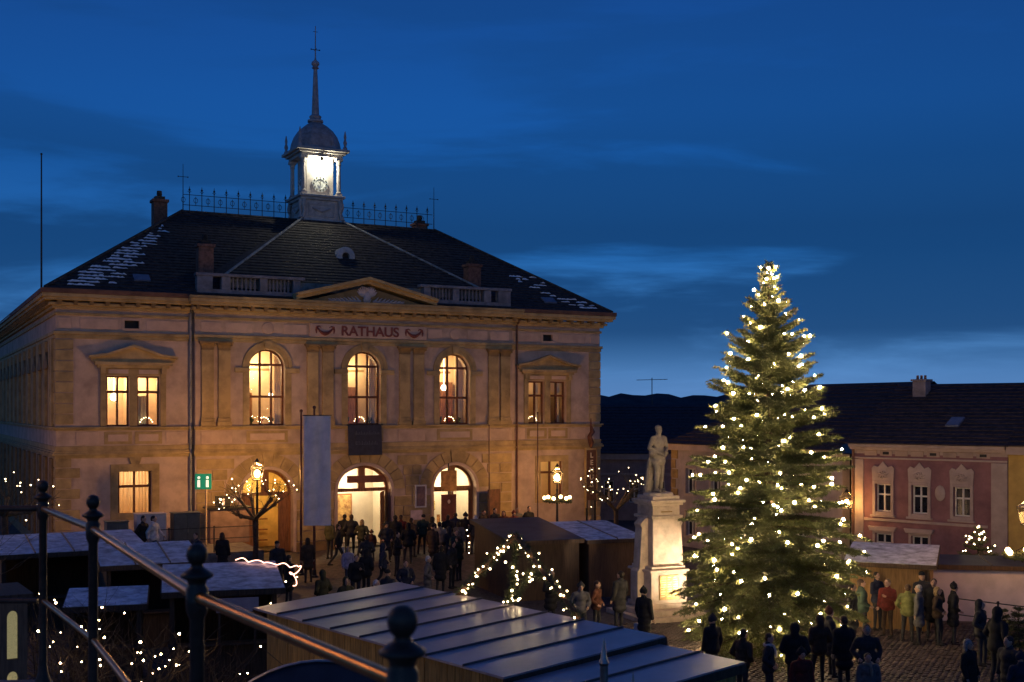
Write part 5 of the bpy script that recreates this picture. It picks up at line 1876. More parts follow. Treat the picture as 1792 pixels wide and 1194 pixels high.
def stall(label, x, y, rz, w_, d_, hf, hb, roofm, wallm, npan=3, over=.25, open_front=True, boards=True, name='market_stall', z=None):
    """a wooden hut: x across, front at -y, shed roof hf (front) to hb (back)"""
    z = ground_z(x, y) if z is None else z
    o = thing(name, label, 'market stall', (x, y, z), rz, 'wooden stalls of the Christmas market')
    hz = lambda yy: hf + (hb - hf) * (yy + d_ / 2) / d_

    def boarded(nm, p0, p1, z0, top0, top1, th=.03):
        L_ = (Vector(p1) - Vector(p0)).length
        n = max(1, round(L_ / .2))
        dx, dy = (p1[0] - p0[0]) / L_, (p1[1] - p0[1]) / L_
        ang = math.atan2(dy, dx)
        for k in range(n):
            a, b = k / n, (k + 1) / n
            g = .006
            t0, t1 = top0 + (top1 - top0) * a, top0 + (top1 - top0) * b
            mb = MB(Matrix.Translation((p0[0], p0[1], 0)) @ Matrix.Rotation(ang, 4, 'Z'))
            yy = random.uniform(-.004, .004)
            mb.prism([(L_ * a + g, z0), (L_ * b - g, z0), (L_ * b - g, t1), (L_ * a + g, t0)], -th / 2 + yy, th / 2 + yy)
            mb.build('board', wallm, o)

    W2, D2 = w_ / 2, d_ / 2
    if boards:
        boarded('l', (-W2, D2), (-W2, -D2), 0, hb, hf)
        boarded('r', (W2, -D2), (W2, D2), 0, hf, hb)
        boarded('b', (W2, D2), (-W2, D2), 0, hb, hb)
        if open_front:
            boarded('f', (-W2, -D2), (W2, -D2), 0, 1.0, 1.0)
        else:
            boarded('f', (-W2, -D2), (W2, -D2), 0, hf, hf)
    else:
        MB().prism([(-D2, 0), (D2, 0), (D2, hb), (-D2, hf)], -W2, -W2 + .04)
        for sx in (-1, 1):
            mb = MB(Matrix(((0, 1, 0, 0), (1, 0, 0, 0), (0, 0, 1, 0), (0, 0, 0, 1))))
            mb.prism([(-D2, 0), (D2, 0), (D2, hb), (-D2, hf)], sx * W2 - .02, sx * W2 + .02)
            mb.build('side_wall', wallm, o)
        MB().box(-W2, W2, D2 - .02, D2 + .02, 0, hb).build('back_wall', wallm, o)
        MB().box(-W2, W2, -D2 - .02, -D2 + .02, 0, 1.0 if open_front else hf).build('front_wall', wallm, o)
    if open_front:
        MB().box(-W2 - .05, W2 + .05, -D2 - .25, -D2 + .2, 1.0, 1.05).build('counter', wallm, o, bevel=.01)
        for sx in (-1, 1):
            MB().box(sx * (W2 - .05) - .05, sx * (W2 - .05) + .05, -D2 - .03, -D2 + .07, 1.05, hf - .01).build('post', wallm, o)
    n = npan
    for k in range(n):
        x0 = -W2 - over + (w_ + 2 * over) * k / n
        x1 = -W2 - over + (w_ + 2 * over) * (k + 1) / n
        y0, y1 = -D2 - over, D2 + over
        za, zb = hz(y0) + .04 + random.uniform(-.003, .003), hz(y1) + .04 + random.uniform(-.003, .003)
        mb = MB()
        q = [(x0 + .006, y0, za), (x1 - .006, y0, za), (x1 - .006, y1, zb), (x0 + .006, y1, zb)]
        mb.rings([[(a, b, c) for a, b, c in q], [(a, b, c + .035) for a, b, c in q]])
        mb.build('roof_panel', roofm, o)
        if k < n - 1:
            s0, s1 = x1 - .022, x1 + .022
            MB().rings([[(s0, y0, za + .02), (s1, y0, za + .02), (s1, y1, zb + .02), (s0, y1, zb + .02)], [(s0 + .008, y0, za + .065), (s1 - .008, y0, za + .065), (s1 - .008, y1, zb + .065), (s0 + .008, y1, zb + .065)]]).build('roof_seam', mat('seam_shade', (.10, .08, .075), .5, .2, 5), o)  # shade along the seam sides is put into this darker strip colour
    fa = MB()
    for sx in (-1, 1):
        fa.rings([[(sx * (W2 + over) - .02, -D2 - over, hz(-D2 - over) - .08), (sx * (W2 + over) + .02, -D2 - over, hz(-D2 - over) - .08), (sx * (W2 + over) + .02, D2 + over, hz(D2 + over) - .08), (sx * (W2 + over) - .02, D2 + over, hz(D2 + over) - .08)],
                  [(sx * (W2 + over) - .02, -D2 - over, hz(-D2 - over) + .05), (sx * (W2 + over) + .02, -D2 - over, hz(-D2 - over) + .05), (sx * (W2 + over) + .02, D2 + over, hz(D2 + over) + .05), (sx * (W2 + over) - .02, D2 + over, hz(D2 + over) + .05)]])
    fa.box(-W2 - over, W2 + over, -D2 - over - .045, -D2 - over - .003, hz(-D2 - over) - .08, hz(-D2 - over) + .06)
    fa.build('fascia', M_DKW, o)
    return o


# the near stall: its low back faces the camera, the front looks at the big tree
EA = Vector((.634, -.773, 0)).normalized()
NA = Vector((.773, .634, 0)).normalized()
A0 = Vector((-5.0, 22.6, 0)) + NA * .2 + EA * .2
ST_RZ = math.atan2(-EA.y, -EA.x)
c1 = A0 + EA * 3.7 + NA * 1.45
stall('long wooden stall with a frosty seamed tin roof right behind the railing', c1.x, c1.y, ST_RZ, 7.2, 2.9, 3.02, 2.86, M_TIN, M_PINE, 8, .2, True, z=0)
c2 = A0 + EA * 8.35 + NA * 1.45
stall('short tin roofed stall joined to the near end of the long one', c2.x, c2.y, ST_RZ, 1.55, 2.8, 2.92, 2.78, M_TIN, M_PINE, 2, .1, True, z=0)
rp = c1 + EA * 3.82
# others on the square
stall('dark stall with a blue tarpaulin roof in the middle of the square', .48, 43.6, R(20), 2.5, 4.2, 2.06, 2.42, M_TARP, M_DKW, 1, .15, False, False)
stall('brown stall with a frosted roof between the dark stall and the memorial', 3.15, 44.0, R(20), 2.1, 3.4, 2.02, 2.3, M_FROST, mat('brown_board', (.16, .085, .04), .75, .2, 3, stretch=(9, 9, .7)), 2, .15, False, False)
stall('stall with a frosted roof at the left edge under the lit bare tree', -14.0, 37.2, R(28), 4.0, 2.6, 2.35, 2.6, M_FROST, M_DKW, 4, .2, True, False)
stall('small frosted stall roof behind the fairy lit shrubs', -10.6, 34.3, R(24), 2.4, 2.4, 2.35, 2.6, M_FROST, M_DKW, 3, .2, True, False)
s3 = stall('stall with a glowing rope light on its pale roof left of the long stall', -7.35, 29.9, R(16), 2.5, 2.5, 2.3, 2.55, M_FROST, M_DKW, 1, .2, True, False)
stall('low frosted stall roof behind the second railing post', -9.9, 28.9, R(16), 1.6, 1.5, 2.0, 2.15, M_FROST, M_DKW, 1, .15, True, False)
stall('stall with a pale blue roof where people gather at the pink house', 11.95, 37.1, R(-22), 2.3, 2.4, 2.0, 2.26, M_FROST, mat('ochre_board', (.26, .15, .06), .75, .2, 3, stretch=(9, 9, .7)), 1, .2, False, False)
stall('long white panelled stall with a dark flat roof at the right edge', 16.2, 38.0, R(-10), 5.4, 1.8, 1.72, 1.8, M_TARP, mat('white_panel', (.66, .55, .55), .7, .08, 2), 3, .1, False, False)
# pale board on the rope light stall, rope light itself
p = Vector((-7.0, 28.55, 0))
bo = thing('stall_board', 'pale pink board below the roof of the rope light stall', 'board', (-6.62, 28.48, 0), R(16))
MB().box(-.5, .5, -.02, .02, 1.82, 2.16).build('panel', mat('pale_board', (.45, .36, .38), .8, .08, 3), bo)
for sx in (-.42, .42):
    MB().box(sx - .03, sx + .03, .0, .04, 0, 2.16).build('batten', M_DKW, bo)
rl = thing('rope_light', 'glowing pink white rope light looping along the roof edge of the left stall', 'rope light', (-6.6, 30.4, 2.4))
pp = []
for k in range(60):
    s_ = k / 59
    if s_ < .72:
        q = s_ / .72
        pp.append((-.75 + 1.75 * q, 1.0 - .55 * q + .12 * math.sin(q * 19), .30 - .13 * q + .06 * abs(math.sin(q * 14))))
    else:
        q = (s_ - .72) / .28
        pp.append((1.0 + .12 * math.sin(q * 9), .45 - .9 * q, .17 - .12 * q - .35 * max(0, q - .5) + .08 * math.sin(q * 12)))
MB().path(pp, .013, 6).build('tube', M_ROPE, rl, True)
# gable garland on the near stall
gc = c1 + NA * 1.62 + EA * .1
gb = thing('garland_gable', 'fir garland gable with many lights standing on the tin roof', 'garland', (gc.x, gc.y, 3.02), ST_RZ)
Lp, Ap, Rp = Vector((-1.75, 0, .08)), Vector((.0, 0, 1.38)), Vector((1.75, 0, .08))
MB().path([Lp, Ap], .05, 6).path([Ap, Rp], .05, 6).build('beam', M_DOOR, gb)
for sx, q in ((-1, Lp), (1, Rp)):
    MB().box(q.x - .1, q.x + .1, -.1, .1, -.12, .06).build('foot', M_DKW, gb)


def garland(par, pts_, rad, n, seed):
    rr = random.Random(seed)
    g = MB()
    for _ in range(n):
        k = rr.random() * (len(pts_) - 1.001)
        c = Vector(pts_[int(k)]).lerp(Vector(pts_[int(k) + 1]), k % 1)
        d = Vector((rr.gauss(0, 1), rr.gauss(0, 1), rr.gauss(0, 1))).normalized() * rad * rr.uniform(.6, 1.3)
        s_ = d.cross(Vector((rr.gauss(0, 1), rr.gauss(0, 1), rr.gauss(0, 1)))).normalized() * .009
        g.face([c - s_, c + s_, c + d])
    return stuff(g.build('fir_garland', M_FIR, par))


swag = [Ap + Vector((-.05, 0, -.1)), Vector((.05, -.02, .9)), Vector((.12, -.03, .45)), Vector((.25, 0, .15)), Vector((-.1, 0, .3)), Vector((-.35, 0, .75)), Vector((-.75, 0, .7))]
garland(gb, [Lp, Ap, Rp], .15, 2600, 1)
garland(gb, swag, .13, 1300, 2)
rr = random.Random(3)
lp = []
for a, b, n in ((Lp, Ap, 36), (Ap, Rp, 36)):
    for k in range(n):
        c = a.lerp(b, (k + rr.random()) / n)
        lp.append(c + Vector((rr.gauss(0, .05), rr.gauss(0, .07), rr.gauss(0, .07))))
for k in range(26):
    q = rr.random() * (len(swag) - 1.01)
    lp.append(swag[int(q)].lerp(swag[int(q) + 1], q % 1) + Vector((rr.gauss(0, .08), rr.gauss(0, .07), rr.gauss(0, .07))))
rmz = Matrix.Translation((gc.x, gc.y, 3.02)) @ Matrix.Rotation(ST_RZ, 4, 'Z')
fairy_lights('dense warm lights wound round the garland gable on the tin roof', [rmz @ q for q in lp], BULB_S, wire=False)
# string of lights at the dark stall corner
fairy_lights('short string of lights hanging beside the dark blue tarpaulin stall', [(gx(822, 42.0) + random.gauss(0, .05), 42.0, gz(v_, 42.0)) for v_ in (928, 938, 950, 957, 968)], BULB_S)
fairy_lights('string of lights along the right end of the rope light stall', [(gx(u_, 30.2), 30.2, gz(v_, 30.2)) for u_, v_ in ((478, 1028), (482, 1048), (474, 1056), (520, 1010), (500, 1018))], BULB_S)

# ------------------------------------------------------------------ bare trees and shrubs
M_TWIG = mat('twig_bark', (.13, .09, .05), .85, .3, 8)


def twigs(mb, p0, d0, ln, r, depth, rg, tips_, spread=.6, up=.25, n=(2, 4)):
    p, d = Vector(p0), Vector(d0).normalized()
    pts_ = [p.copy()]
    for k in range(4):
        d = (d + Vector((rg.gauss(0, .16), rg.gauss(0, .16), rg.gauss(0, .12) + up * .12))).normalized()
        p = p + d * ln / 4
        pts_.append(p.copy())
    mb.path(pts_, [r, r * .85, r * .7, r * .55, r * .4], 4 if r > .01 else 3)
    if depth == 0:
        tips_.append(p)
        return
    for k in range(rg.randint(*n)):
        q = rg.choice((2, 3, 4, 4))
        dd = (d + Vector((rg.gauss(0, spread), rg.gauss(0, spread), rg.gauss(0, spread * .8) + up))).normalized()
        twigs(mb, pts_[q], dd, ln * rg.uniform(.55, .85), r * .6, depth - 1, rg, tips_, spread, up, n)


def bare_tree(label, x, y, h, crown, seed, nl, z=None, small=True, light_label=None, pollard=True):
    rg = random.Random(seed)
    z = ground_z(x, y) if z is None else z
    t = thing('bare_tree', label, 'tree', (x, y, z), 0, 'bare lit trees of the square')
    MB().path([(0, 0, 0), (.03, 0, h * .5), (0, .02, h)], [.13, .1, .11], 9).build('trunk', M_BARK, t, True)
    cr_, tp = MB(), []
    for k in range(7):
        a = 2 * math.pi * k / 7 + rg.gauss(0, .2)
        e = Vector((math.cos(a) * crown * .45, math.sin(a) * crown * .45, h + rg.uniform(.0, .45) * crown))
        cr_.path([(0, 0, h - .1), e.lerp(Vector((0, 0, h)), .45) + Vector((0, 0, -.04)), e], [.07, .055, .07], 6)
        cr_.ball(e, .09, 7, 5)
        for q in range(6):
            twigs(cr_, e, Vector((math.cos(a) + rg.gauss(0, .7), math.sin(a) + rg.gauss(0, .7), rg.uniform(.2, 1.5))), crown * .38, .016, 1, rg, tp, .5, .2)
    cr_.build('crown', M_TWIG, t)
    rg.shuffle(tp)
    pick = tp[:nl]
    fairy_lights(light_label, [q + Vector((x, y, z)) for q in sorted(pick, key=lambda v: math.atan2(v.y, v.x))], BULB_S if small else BULB)
    return t


bare_tree('knotty bare tree hung with lights before the left entrance', gx(446, 47.4), 47.4, 2.35, 1.75, 21, 34, light_label='tiny lights in the bare tree before the left entrance')
bare_tree('bare tree with lights at the left edge beside the town hall', gx(8, 40.0), 40.0, 3.2, 1.9, 22, 40, light_label='tiny lights in the bare tree at the left edge')
bare_tree('bare tree with lights right of the town hall corner', gx(1078, 55.5), 55.5, 1.9, 1.9, 23, 48, light_label='tiny lights in the bare tree right of the town hall corner')


def shrub(label, x, y, h, seed, nl, llabel, stems=16):
    rg = random.Random(seed)
    z = ground_z(x, y) - .05
    t = thing('bare_shrub', label, 'shrub', (x, y, z), 0, 'bare shrubs on the bank')
    mb, tp = MB(), []
    for k in range(stems):
        a = rg.random() * 6.283
        twigs(mb, (.25 * math.cos(a) * rg.random(), .25 * math.sin(a) * rg.random(), 0), (math.cos(a) * .55, math.sin(a) * .55, 1.1), h * rg.uniform(.4, .55), .018, 3, rg, tp, .5, .12, (2, 3))
    mb.build('twigs', M_TWIG, t)
    rg.shuffle(tp)
    if nl:
        fairy_lights(llabel, [q + Vector((x, y, z)) for q in sorted(tp[:int(nl * 1.7)], key=lambda v: math.atan2(v.y, v.x))], BULB_T)


shrub('bare shrub with lights behind the left end of the railing', -6.6, 17.0, 2.0, 31, 12, 'lights in the shrub behind the left end of the railing')
shrub('bare shrub with lights between the first two railing posts', -5.2, 15.0, 1.9, 32, 12, 'lights in the shrub between the first two railing posts')
shrub('bare shrub with lights in the middle of the bank', -5.4, 18.4, 2.1, 33, 14, 'lights in the shrub in the middle of the bank')
shrub('wide bare shrub with lights beside the long stall', -4.6, 20.0, 2.0, 34, 14, 'lights in the wide shrub beside the long stall')
shrub('bare shrub with lights below the third railing post', -3.9, 16.4, 1.6, 35, 10, 'lights in the shrub below the third railing post')
shrub('tall bare shrub before the frosted stall roofs', -7.6, 22.0, 2.3, 36, 12, 'lights in the tall shrub before the frosted stall roofs')
shrub('dark bare shrub at the left picture edge', -8.0, 15.5, 2.2, 37, 6, 'few lights in the dark shrub at the left picture edge')
shrub('low bare shrub at the foot of the bank', -6.4, 24.0, 1.8, 38, 8, 'lights in the low shrub at the foot of the bank')

# wooden booth with arched openings at the lower left
wb = thing('wooden_booth', 'narrow wooden booth with two small arched windows at the lower left', 'booth', (-5.75, 13.6, ground_z(-5.75, 13.6)), R(32))
bz = gz(1048, 13.6) - ground_z(-5.75, 13.6)
w_ = MB()
wall(w_, -.16, .16, 0, bz, 0, .06, [(-.06, .06, bz - .70, bz - .22, .08), (-.06, .06, bz - 1.35, bz - .92, .08)])
w_.build('front_wall', mat('booth_board', (.26, .16, .09), .7, .2, 4, stretch=(8, 8, .8)), wb)
MB().box(-.9, -.162, 0, .06, 0, bz - .1).build('front_wall', mat('booth_dark', (.07, .045, .03), .7, .2, 4), wb)
MB().box(-.9, -.86, .06, .9, 0, bz - .1).box(.12, .16, .06, .9, 0, bz - .05).box(-.86, .12, .86, .9, 0, bz - .1).build('side_wall', MATS['booth_dark'], wb)
MB().box(-1.0, .22, -.05, 1.0, bz, bz + .05).build('roof', M_DKW, wb)
MB().box(-.12, .12, .3, .32, .2, bz - .1).build('lit_paper', mat('booth_paper', (.55, .5, .3), .8, .3, 20, emis=(.8, .7, .35), estr=.25), wb)
# barrel roofed booth under the railing
bbx, bby = gx(556, 11.5), 11.5
bb = thing('barrel_booth', 'booth with a rounded dark blue sheet roof under the railing', 'booth', (bbx, bby, ground_z(bbx, bby)), R(8))
bzz = gz(1157, 11.5) - ground_z(bbx, bby)
Rb = 1.22
rr_ = []
for yy, kk in ((0, 1.0), (.5, .8), (1.0, .5)):
    rr_.append([(Rb * kk * math.cos(a), yy, bzz - Rb + Rb * kk * math.sin(a)) for a in [math.pi * k / 24 for k in range(25)]])
b_ = MB()
b_.rings(rr_, cap=False, close=False)
b_.build('roof', mat('blue_sheet', (.05, .065, .10), .45, .15, 3), bb, True)
MB().prism([(Rb * .99 * math.cos(a), bzz - Rb + Rb * .99 * math.sin(a)) for a in [math.pi * k / 24 for k in range(25)]], .03, .06).build('gable', mat('blue_panel', (.055, .07, .11), .6, .12, 3), bb)
MB().path([(Rb * math.cos(a), 0, bzz - Rb + Rb * math.sin(a)) for a in [math.pi * k / 24 for k in range(25)]], .018, 6).build('rim', M_METAL, bb, True)
MB().box(-Rb, -Rb + .05, 0, 1.0, 0, bzz - Rb).box(Rb - .05, Rb, 0, 1.0, 0, bzz - Rb).box(-Rb + .05, Rb - .05, .03, .07, 0, bzz - Rb).build('wall', M_DKW, bb)
# pointed iron stakes in front of the near stall
for u_, v_, y_, r_, lab in ((1057, 1117, 8.6, .03, 'shiny pointed metal stake before the short stall roof'), (1108, 1176, 9.5, .022, 'low pointed metal tip right of the shiny stake')):
    x = gx(u_, y_)
    z0 = ground_z(x, y_)
    k = thing('metal_stake', lab, 'stake', (x, y_, z0))
    zt = gz(v_, y_) - z0
    MB().path([(0, 0, 0), (0, 0, zt - .2)], r_, 10).build('shaft', M_METAL, k, True)
    MB().lathe([(r_, zt - .2), (r_ * 1.3, zt - .18), (r_ * .8, zt - .14), (.003, zt)], n=10).build('tip', M_METAL, k, True)

# ------------------------------------------------------------------ terrace railing
M_RAILP = mat('railing_post_iron', (.075, .042, .028), .42, .25, 10, .15, 40, metal=.25)
M_RAILB = mat('railing_bronze', (.70, .30, .08), .3, .15, 12, metal=.8)
rg_ = thing('terrace_railing', 'ornate dark iron railing with round finials along the terrace', 'railing', (0, 0, 5.1))
RP = [Vector((-.228, 2.46, 0)), Vector((-.96, 3.6, 0)), Vector((-2.0, 5.64, 0)), Vector((-2.70, 6.8, 0)), Vector((-4.4, 6.75, 0)), Vector((-6.2, 6.7, 0))]
post = MB().lathe([(.045, 0), (.045, .04), (.03, .08), (.022, .14), (.022, .96), (.032, .985), (.034, 1.01), (.034, 1.055), (.026, 1.065), (.03, 1.08), (.049, 1.09), (.05, 1.098), (.036, 1.108), (.021, 1.118), (.017, 1.128), (.024, 1.134), (.030, 1.146), (.0325, 1.16), (.030, 1.174), (.022, 1.186), (.01, 1.192), (.002, 1.193)], n=20)
for k, q in enumerate(RP):
    o = inst('post', post.mesh('post', M_RAILP, True), rg_, q)
for a, b in zip(RP, RP[1:]):
    for zz, r_ in ((1.03, .0175), (.50, .014)):
        d = (b - a).normalized() * .03
        MB().path([a + d + Vector((0, 0, zz)), b - d + Vector((0, 0, zz))], r_, 14).build('rail', M_RAILB if b.x > -2.75 else M_RAILP, rg_, True)
# lantern on the terrace, unseen at left, set so light runs along the rail
tl = thing('terrace_lantern', 'old style lantern standing on the terrace', 'street lamp', (-5.2, 6.25, 5.1))
MB().lathe([(.13, 0), (.13, .1), (.07, .16), (.045, 2.5), (.06, 2.56), (.035, 2.75)], n=12).build('post', M_IRON, tl, True)
lantern_head(tl, 2.78, 1.0, 110, (1, .55, .2))
# small fir with lights before the pink house, cut firs at the right
t2, tips2, _ = fir_tree('small_fir', 'small dark fir with tiny lights before the pink house', gx(1712, 39.6), 39.6, 2.75, .95, 11, 8, 'small firs', .5, .06, ground_z(gx(1712, 39.6), 39.6))
rs.shuffle(tips2)
fairy_lights('tiny lights on the small fir before the pink house', [Vector((float(p_[0]), float(p_[1]), float(p_[2]) + .03)) + t2.location for p_, f, a, l in tips2[:60]], ico(.022, M_BULB, 'tiny_bulb'), wire=False)
for u_, y_, h_, sd, lab in ((1755, 31.5, 1.35, 41, 'cut fir leaning at the white stall'), (1783, 31.0, 1.5, 42, 'cut fir at the right picture edge')):
    fir_tree('small_fir', lab, gx(u_, y_), y_, h_, .55, 8, sd, 'small firs', .5, .06)
rail_fence([(gx(1668, 35.4), 35.4), (gx(1830, 33.4), 33.4)], 0, 'thin dark railing before the white panelled stall', 1.05)

# ------------------------------------------------------------------ people
person('person in a dark coat seen from behind at the middle entrance', 601, 53.4, 1.82, 175, 0, 0, 'black', 'short', 'dark')
person('tall person in dark jacket left of the middle entrance', 614, 53.0, 1.85, 190, 1, 0, 'charcoal', 'short', 'brown')
person('person with long hair in olive jacket facing the lit doorway', 632, 52.2, 1.7, 165, 1, 0, 'olive', 'long', 'blond')
person('child in rust jacket before the lit doorway', 651, 51.2, 1.35, 200, 0, 0, 'rust', 'beanie', 'rust')
person('person in long black coat standing right of the lit doorway', 690, 52.6, 1.86, 180, 0, 1, 'black', 'short', 'dark')
person('person in red jacket half hidden beside the long black coat', 703, 53.2, 1.8, 170, 0, 0, 'red', 'short', 'brown')
person('person in brown coat among the crowd by the poster stand', 722, 52.4, 1.75, 150, 1, 1, 'brown', 'short', 'brown')
person('person in dark green jacket below the notice case', 738, 53.4, 1.8, 200, 1, 0, 'green', 'cap', 'black')
person('person in charcoal coat below the orange sign', 756, 52.8, 1.76, 130, 0, 1, 'charcoal', 'long', 'dark')
person('person in pale beige jacket seen from behind in the crowd', 771, 50.6, 1.78, 185, 0, 0, 'beige', 'short', 'dark')
person('person in black jacket right behind the beige one', 784, 53.2, 1.8, 170, 1, 0, 'black', 'short', 'dark')
person('person in navy coat at the right entrance', 797, 54.6, 1.78, 190, 0, 1, 'navy', 'short', 'brown')
person('person in dark jacket before the glass doors', 812, 54.2, 1.8, 160, 0, 0, 'black', 'beanie', 'black')
person('person with pale hat by the tarpaulin stall', 829, 53.4, 1.72, 210, 3, 0, 'charcoal', 'beanie', 'white')
person('person in brown jacket right of the glass doors', 846, 56.6, 1.74, 30, 3, 0, 'brown', 'short', 'brown')
person('person in charcoal jacket behind the tarpaulin roof', 866, 56.8, 1.82, 40, 0, 0, 'charcoal', 'short', 'dark')
person('person in rust jacket behind the tarpaulin roof', 884, 56.6, 1.7, 340, 3, 0, 'rust', 'long', 'brown')
person('person in red jacket behind the tarpaulin roof', 899, 56.9, 1.66, 20, 0, 0, 'red', 'beanie', 'red')
person('person in black coat at the right behind the tarpaulin roof', 924, 57.6, 1.84, 15, 1, 1, 'black', 'short', 'dark')
person('person in grey jacket behind the frosted middle stall', 905, 58.2, 1.7, 0, 0, 0, 'grey', 'short', 'grey')
person('person in dark coat walking past the flagpoles', 590, 49.6, 1.8, 100, 2, 0, 'black', 'short', 'dark', bag='white')
person('child in white and lilac jacket in the middle of the square', 611, 44.4, 1.55, 10, 0, 0, 'lilac', 'long', 'blond', legs='jeans')
person('person in dark jacket right of the lilac jacket', 640, 46.6, 1.74, 190, 1, 0, 'charcoal', 'short', 'brown')
person('stout person in black jacket bent near the middle of the square', 640, 41.8, 1.78, 170, 1, 2, 'black')
person('person in black jacket with hand raised in mid square', 622, 40.6, 1.7, 30, 3, 0, 'black', 'short', 'brown')
person('grey haired person just above the long tin roof', 657, 34.6, 1.7, 60, 0, 0, 'charcoal', 'short', 'white')
person('child beside the grey haired person at the tin roof', 640, 34.0, 1.3, 300, 0, 0, 'olive', 'beanie', 'olive')
person('person in dark jacket with light front above the tin roof', 711, 39.4, 1.66, 10, 1, 0, 'navy', 'short', 'brown', scarf='grey')
person('white haired person in grey brown coat in mid square', 747, 40.2, 1.72, 100, 1, 1, 'grey', 'short', 'white')
person('person in dark coat right of the white haired one', 770, 42.6, 1.8, 180, 0, 1, 'black', 'short', 'dark')
person('person in black jacket at the left of the dark stall', 790, 44.2, 1.78, 60, 0, 0, 'charcoal', 'long', 'dark')
person('person in olive jacket beside the hanging string of lights', 803, 46.0, 1.74, 250, 3, 0, 'olive', 'short', 'brown')
person('person in dark jacket near the garland gable', 566, 36.6, 1.72, 220, 1, 2, 'olive')
person('person in black coat right of the rope light', 505, 40.2, 1.76, 140, 0, 1, 'black', 'short', 'dark')
person('person in dark jacket behind the rope light', 488, 44.4, 1.75, 30, 0, 0, 'charcoal', 'cap', 'black')
person('person in dark jacket with a pale stripe at the left stalls', 345, 43.2, 1.74, 330, 1, 0, 'navy', 'short', 'brown', scarf='grey', dz=.45)
person('long haired person in black behind the rope light stall', 391, 43.6, 1.72, 180, 0, 1, 'black', 'long', 'brown', dz=.45)
person('person in dark clothes walking on the raised pavement', 247, 43.8, 1.76, 80, 2, 0, 'black', 'short', 'dark', dz=1.0)
person('person in pale jacket walking on the raised pavement', 270, 44.0, 1.74, 80, 2, 0, 'white', 'short', 'dark', dz=1.0, bag='black')
person('person in black with a white badge before the memorial', 1129, 32.8, 1.76, 150, 0, 1, 'black', 'beanie', 'black', bag='white')
person('person in rust jacket left of the memorial', 1042, 35.2, 1.6, 60, 1, 0, 'rust', 'short', 'brown')
person('person in dark coat at the foot of the memorial', 1082, 36.0, 1.78, 230, 0, 1, 'charcoal', 'short', 'dark')
person('person in grey jacket behind the garland gable', 1015, 34.6, 1.62, 20, 1, 0, 'grey', 'beanie', 'charcoal')
person('person in dark green jacket right of the Christmas tree', 1513, 34.2, 1.78, 90, 1, 0, 'green', 'short', 'brown')
person('person in black coat close to the right side of the tree', 1494, 33.2, 1.8, 60, 0, 1, 'black', 'short', 'dark')
person('person in red jacket at the pale blue stall', 1553, 34.8, 1.7, 320, 3, 0, 'red', 'short', 'blond', legs='brown')
person('person in lime yellow jacket at the pale blue stall', 1589, 34.0, 1.66, 150, 1, 0, 'lime', 'short', 'brown')
person('person in grey coat right of the lime jacket', 1608, 33.6, 1.72, 240, 0, 1, 'grey', 'short', 'grey')
person('person in black coat in the group at the stall', 1631, 34.2, 1.8, 330, 3, 1, 'black', 'short', 'brown')
person('shorter person in dark brown jacket in the group', 1643, 33.5, 1.66, 60, 1, 0, 'brown', 'long', 'blond')
person('person in black hat and coat right end of the group', 1668, 33.6, 1.76, 90, 1, 1, 'black', 'beanie', 'black')
person('person with cap at the back of the group', 1618, 35.4, 1.82, 0, 0, 0, 'charcoal', 'cap', 'black')
person('tall person in black coat in the right foreground', 1478, 28.0, 1.8, 200, 0, 1, 'black', 'short', 'brown')
person('person in dark jacket facing us in the right foreground', 1519, 27.0, 1.78, 350, 1, 0, 'charcoal', 'short', 'brown')
person('child in grey jacket at the lower edge', 1523, 25.6, 1.42, 0, 0, 0, 'grey', 'short', 'brown', scarf='beige')
person('person with white scarf at the foot of the tree', 1344, 26.6, 1.66, 60, 1, 0, 'charcoal', 'short', 'brown', scarf='white')
person('person in black hood before the Christmas tree', 1392, 27.4, 1.74, 160, 1, 2, 'black')
person('person in dark red jacket at the lower edge of the tree', 1404, 25.4, 1.56, 20, 0, 0, 'red', 'beanie', 'black')
person('person in brown jacket left below the Christmas tree', 1296, 27.0, 1.68, 120, 1, 0, 'brown', 'short', 'dark')
person('person in black jacket behind the short stall roof', 1246, 28.6, 1.7, 200, 0, 0, 'black', 'beanie', 'charcoal')
person('large hooded person in black at the right edge', 1742, 28.6, 1.9, 120, 1, 2, 'black')
person('person in dark coat facing left at the right edge', 1768, 25.8, 1.74, 290, 0, 1, 'charcoal', 'short', 'brown')
person('person with long grey hair in black coat at the lower right', 1702, 25.9, 1.66, 30, 0, 1, 'black', 'long', 'grey')
person('person in navy jacket in the lower right corner', 1786, 24.6, 1.62, 180, 1, 0, 'navy', 'beanie', 'navy')
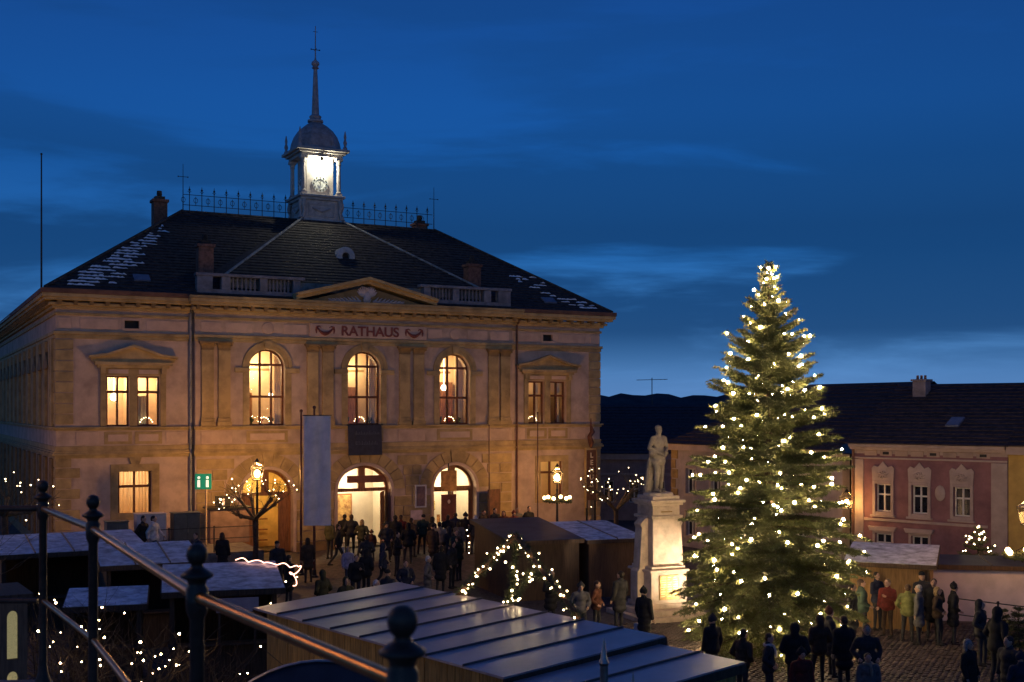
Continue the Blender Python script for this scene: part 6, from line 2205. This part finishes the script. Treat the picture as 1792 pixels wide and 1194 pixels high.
person('person in charcoal coat close behind the tall black coat', 676, 51.0, 1.72, 20, 1, 1, 'charcoal', 'beanie', 'charcoal')
person('person in dark olive jacket between the flagpole and the entrance group', 577, 51.8, 1.78, 140, 0, 0, 'olive', 'short', 'dark')
person('child in dark jacket holding on beside the person with long blond hair', 642, 52.6, 1.2, 180, 0, 0, 'navy', 'beanie', 'navy')
person('person in black hood in front of the poster stand', 714, 50.4, 1.74, 200, 1, 2, 'black')
person('person in brown coat and cap left of the beige jacket', 757, 49.8, 1.76, 160, 0, 1, 'brown', 'cap', 'brown')
person('person in black hood right of the beige jacket', 785, 49.4, 1.7, 220, 1, 2, 'charcoal')
person('person in grey coat in front of the glass doors', 805, 51.6, 1.7, 170, 0, 1, 'grey', 'long', 'dark')
person('person in dark green coat left of the hanging lights', 797, 48.0, 1.76, 20, 4, 1, 'green', 'short', 'brown')
person('person in black jacket with folded arms in mid square', 694, 47.2, 1.78, 60, 4, 0, 'black', 'short', 'dark')
person('person in navy hood walking through mid square', 668, 44.0, 1.7, 110, 2, 2, 'navy')
person('person in dark brown coat near the left flagpole', 540, 45.6, 1.74, 200, 0, 1, 'brown', 'long', 'dark')
person('person in charcoal jacket just above the tin roof corner', 680, 36.8, 1.7, 150, 1, 0, 'charcoal', 'cap', 'black')
person('person in olive hood just above the tin roof near the grey haired one', 604, 35.4, 1.68, 40, 1, 2, 'olive')
person('child in lilac hat just above the tin roof', 728, 36.0, 1.3, 330, 0, 0, 'charcoal', 'beanie', 'lilac')
person('person in black coat with folded arms below the garland gable', 962, 36.4, 1.74, 30, 4, 1, 'black', 'short', 'grey')
person('person in brown hood at the foot of the Christmas tree', 1432, 28.8, 1.7, 200, 1, 2, 'brown')
person('person in charcoal coat close behind the tall foreground coat', 1456, 29.6, 1.74, 90, 4, 1, 'charcoal', 'beanie', 'rust')
person('person in dark jacket with folded arms by the red jacket', 1536, 35.8, 1.76, 20, 4, 0, 'navy', 'short', 'dark')
person('person in black hood at the far right behind the large hooded one', 1718, 30.8, 1.72, 60, 1, 2, 'charcoal')
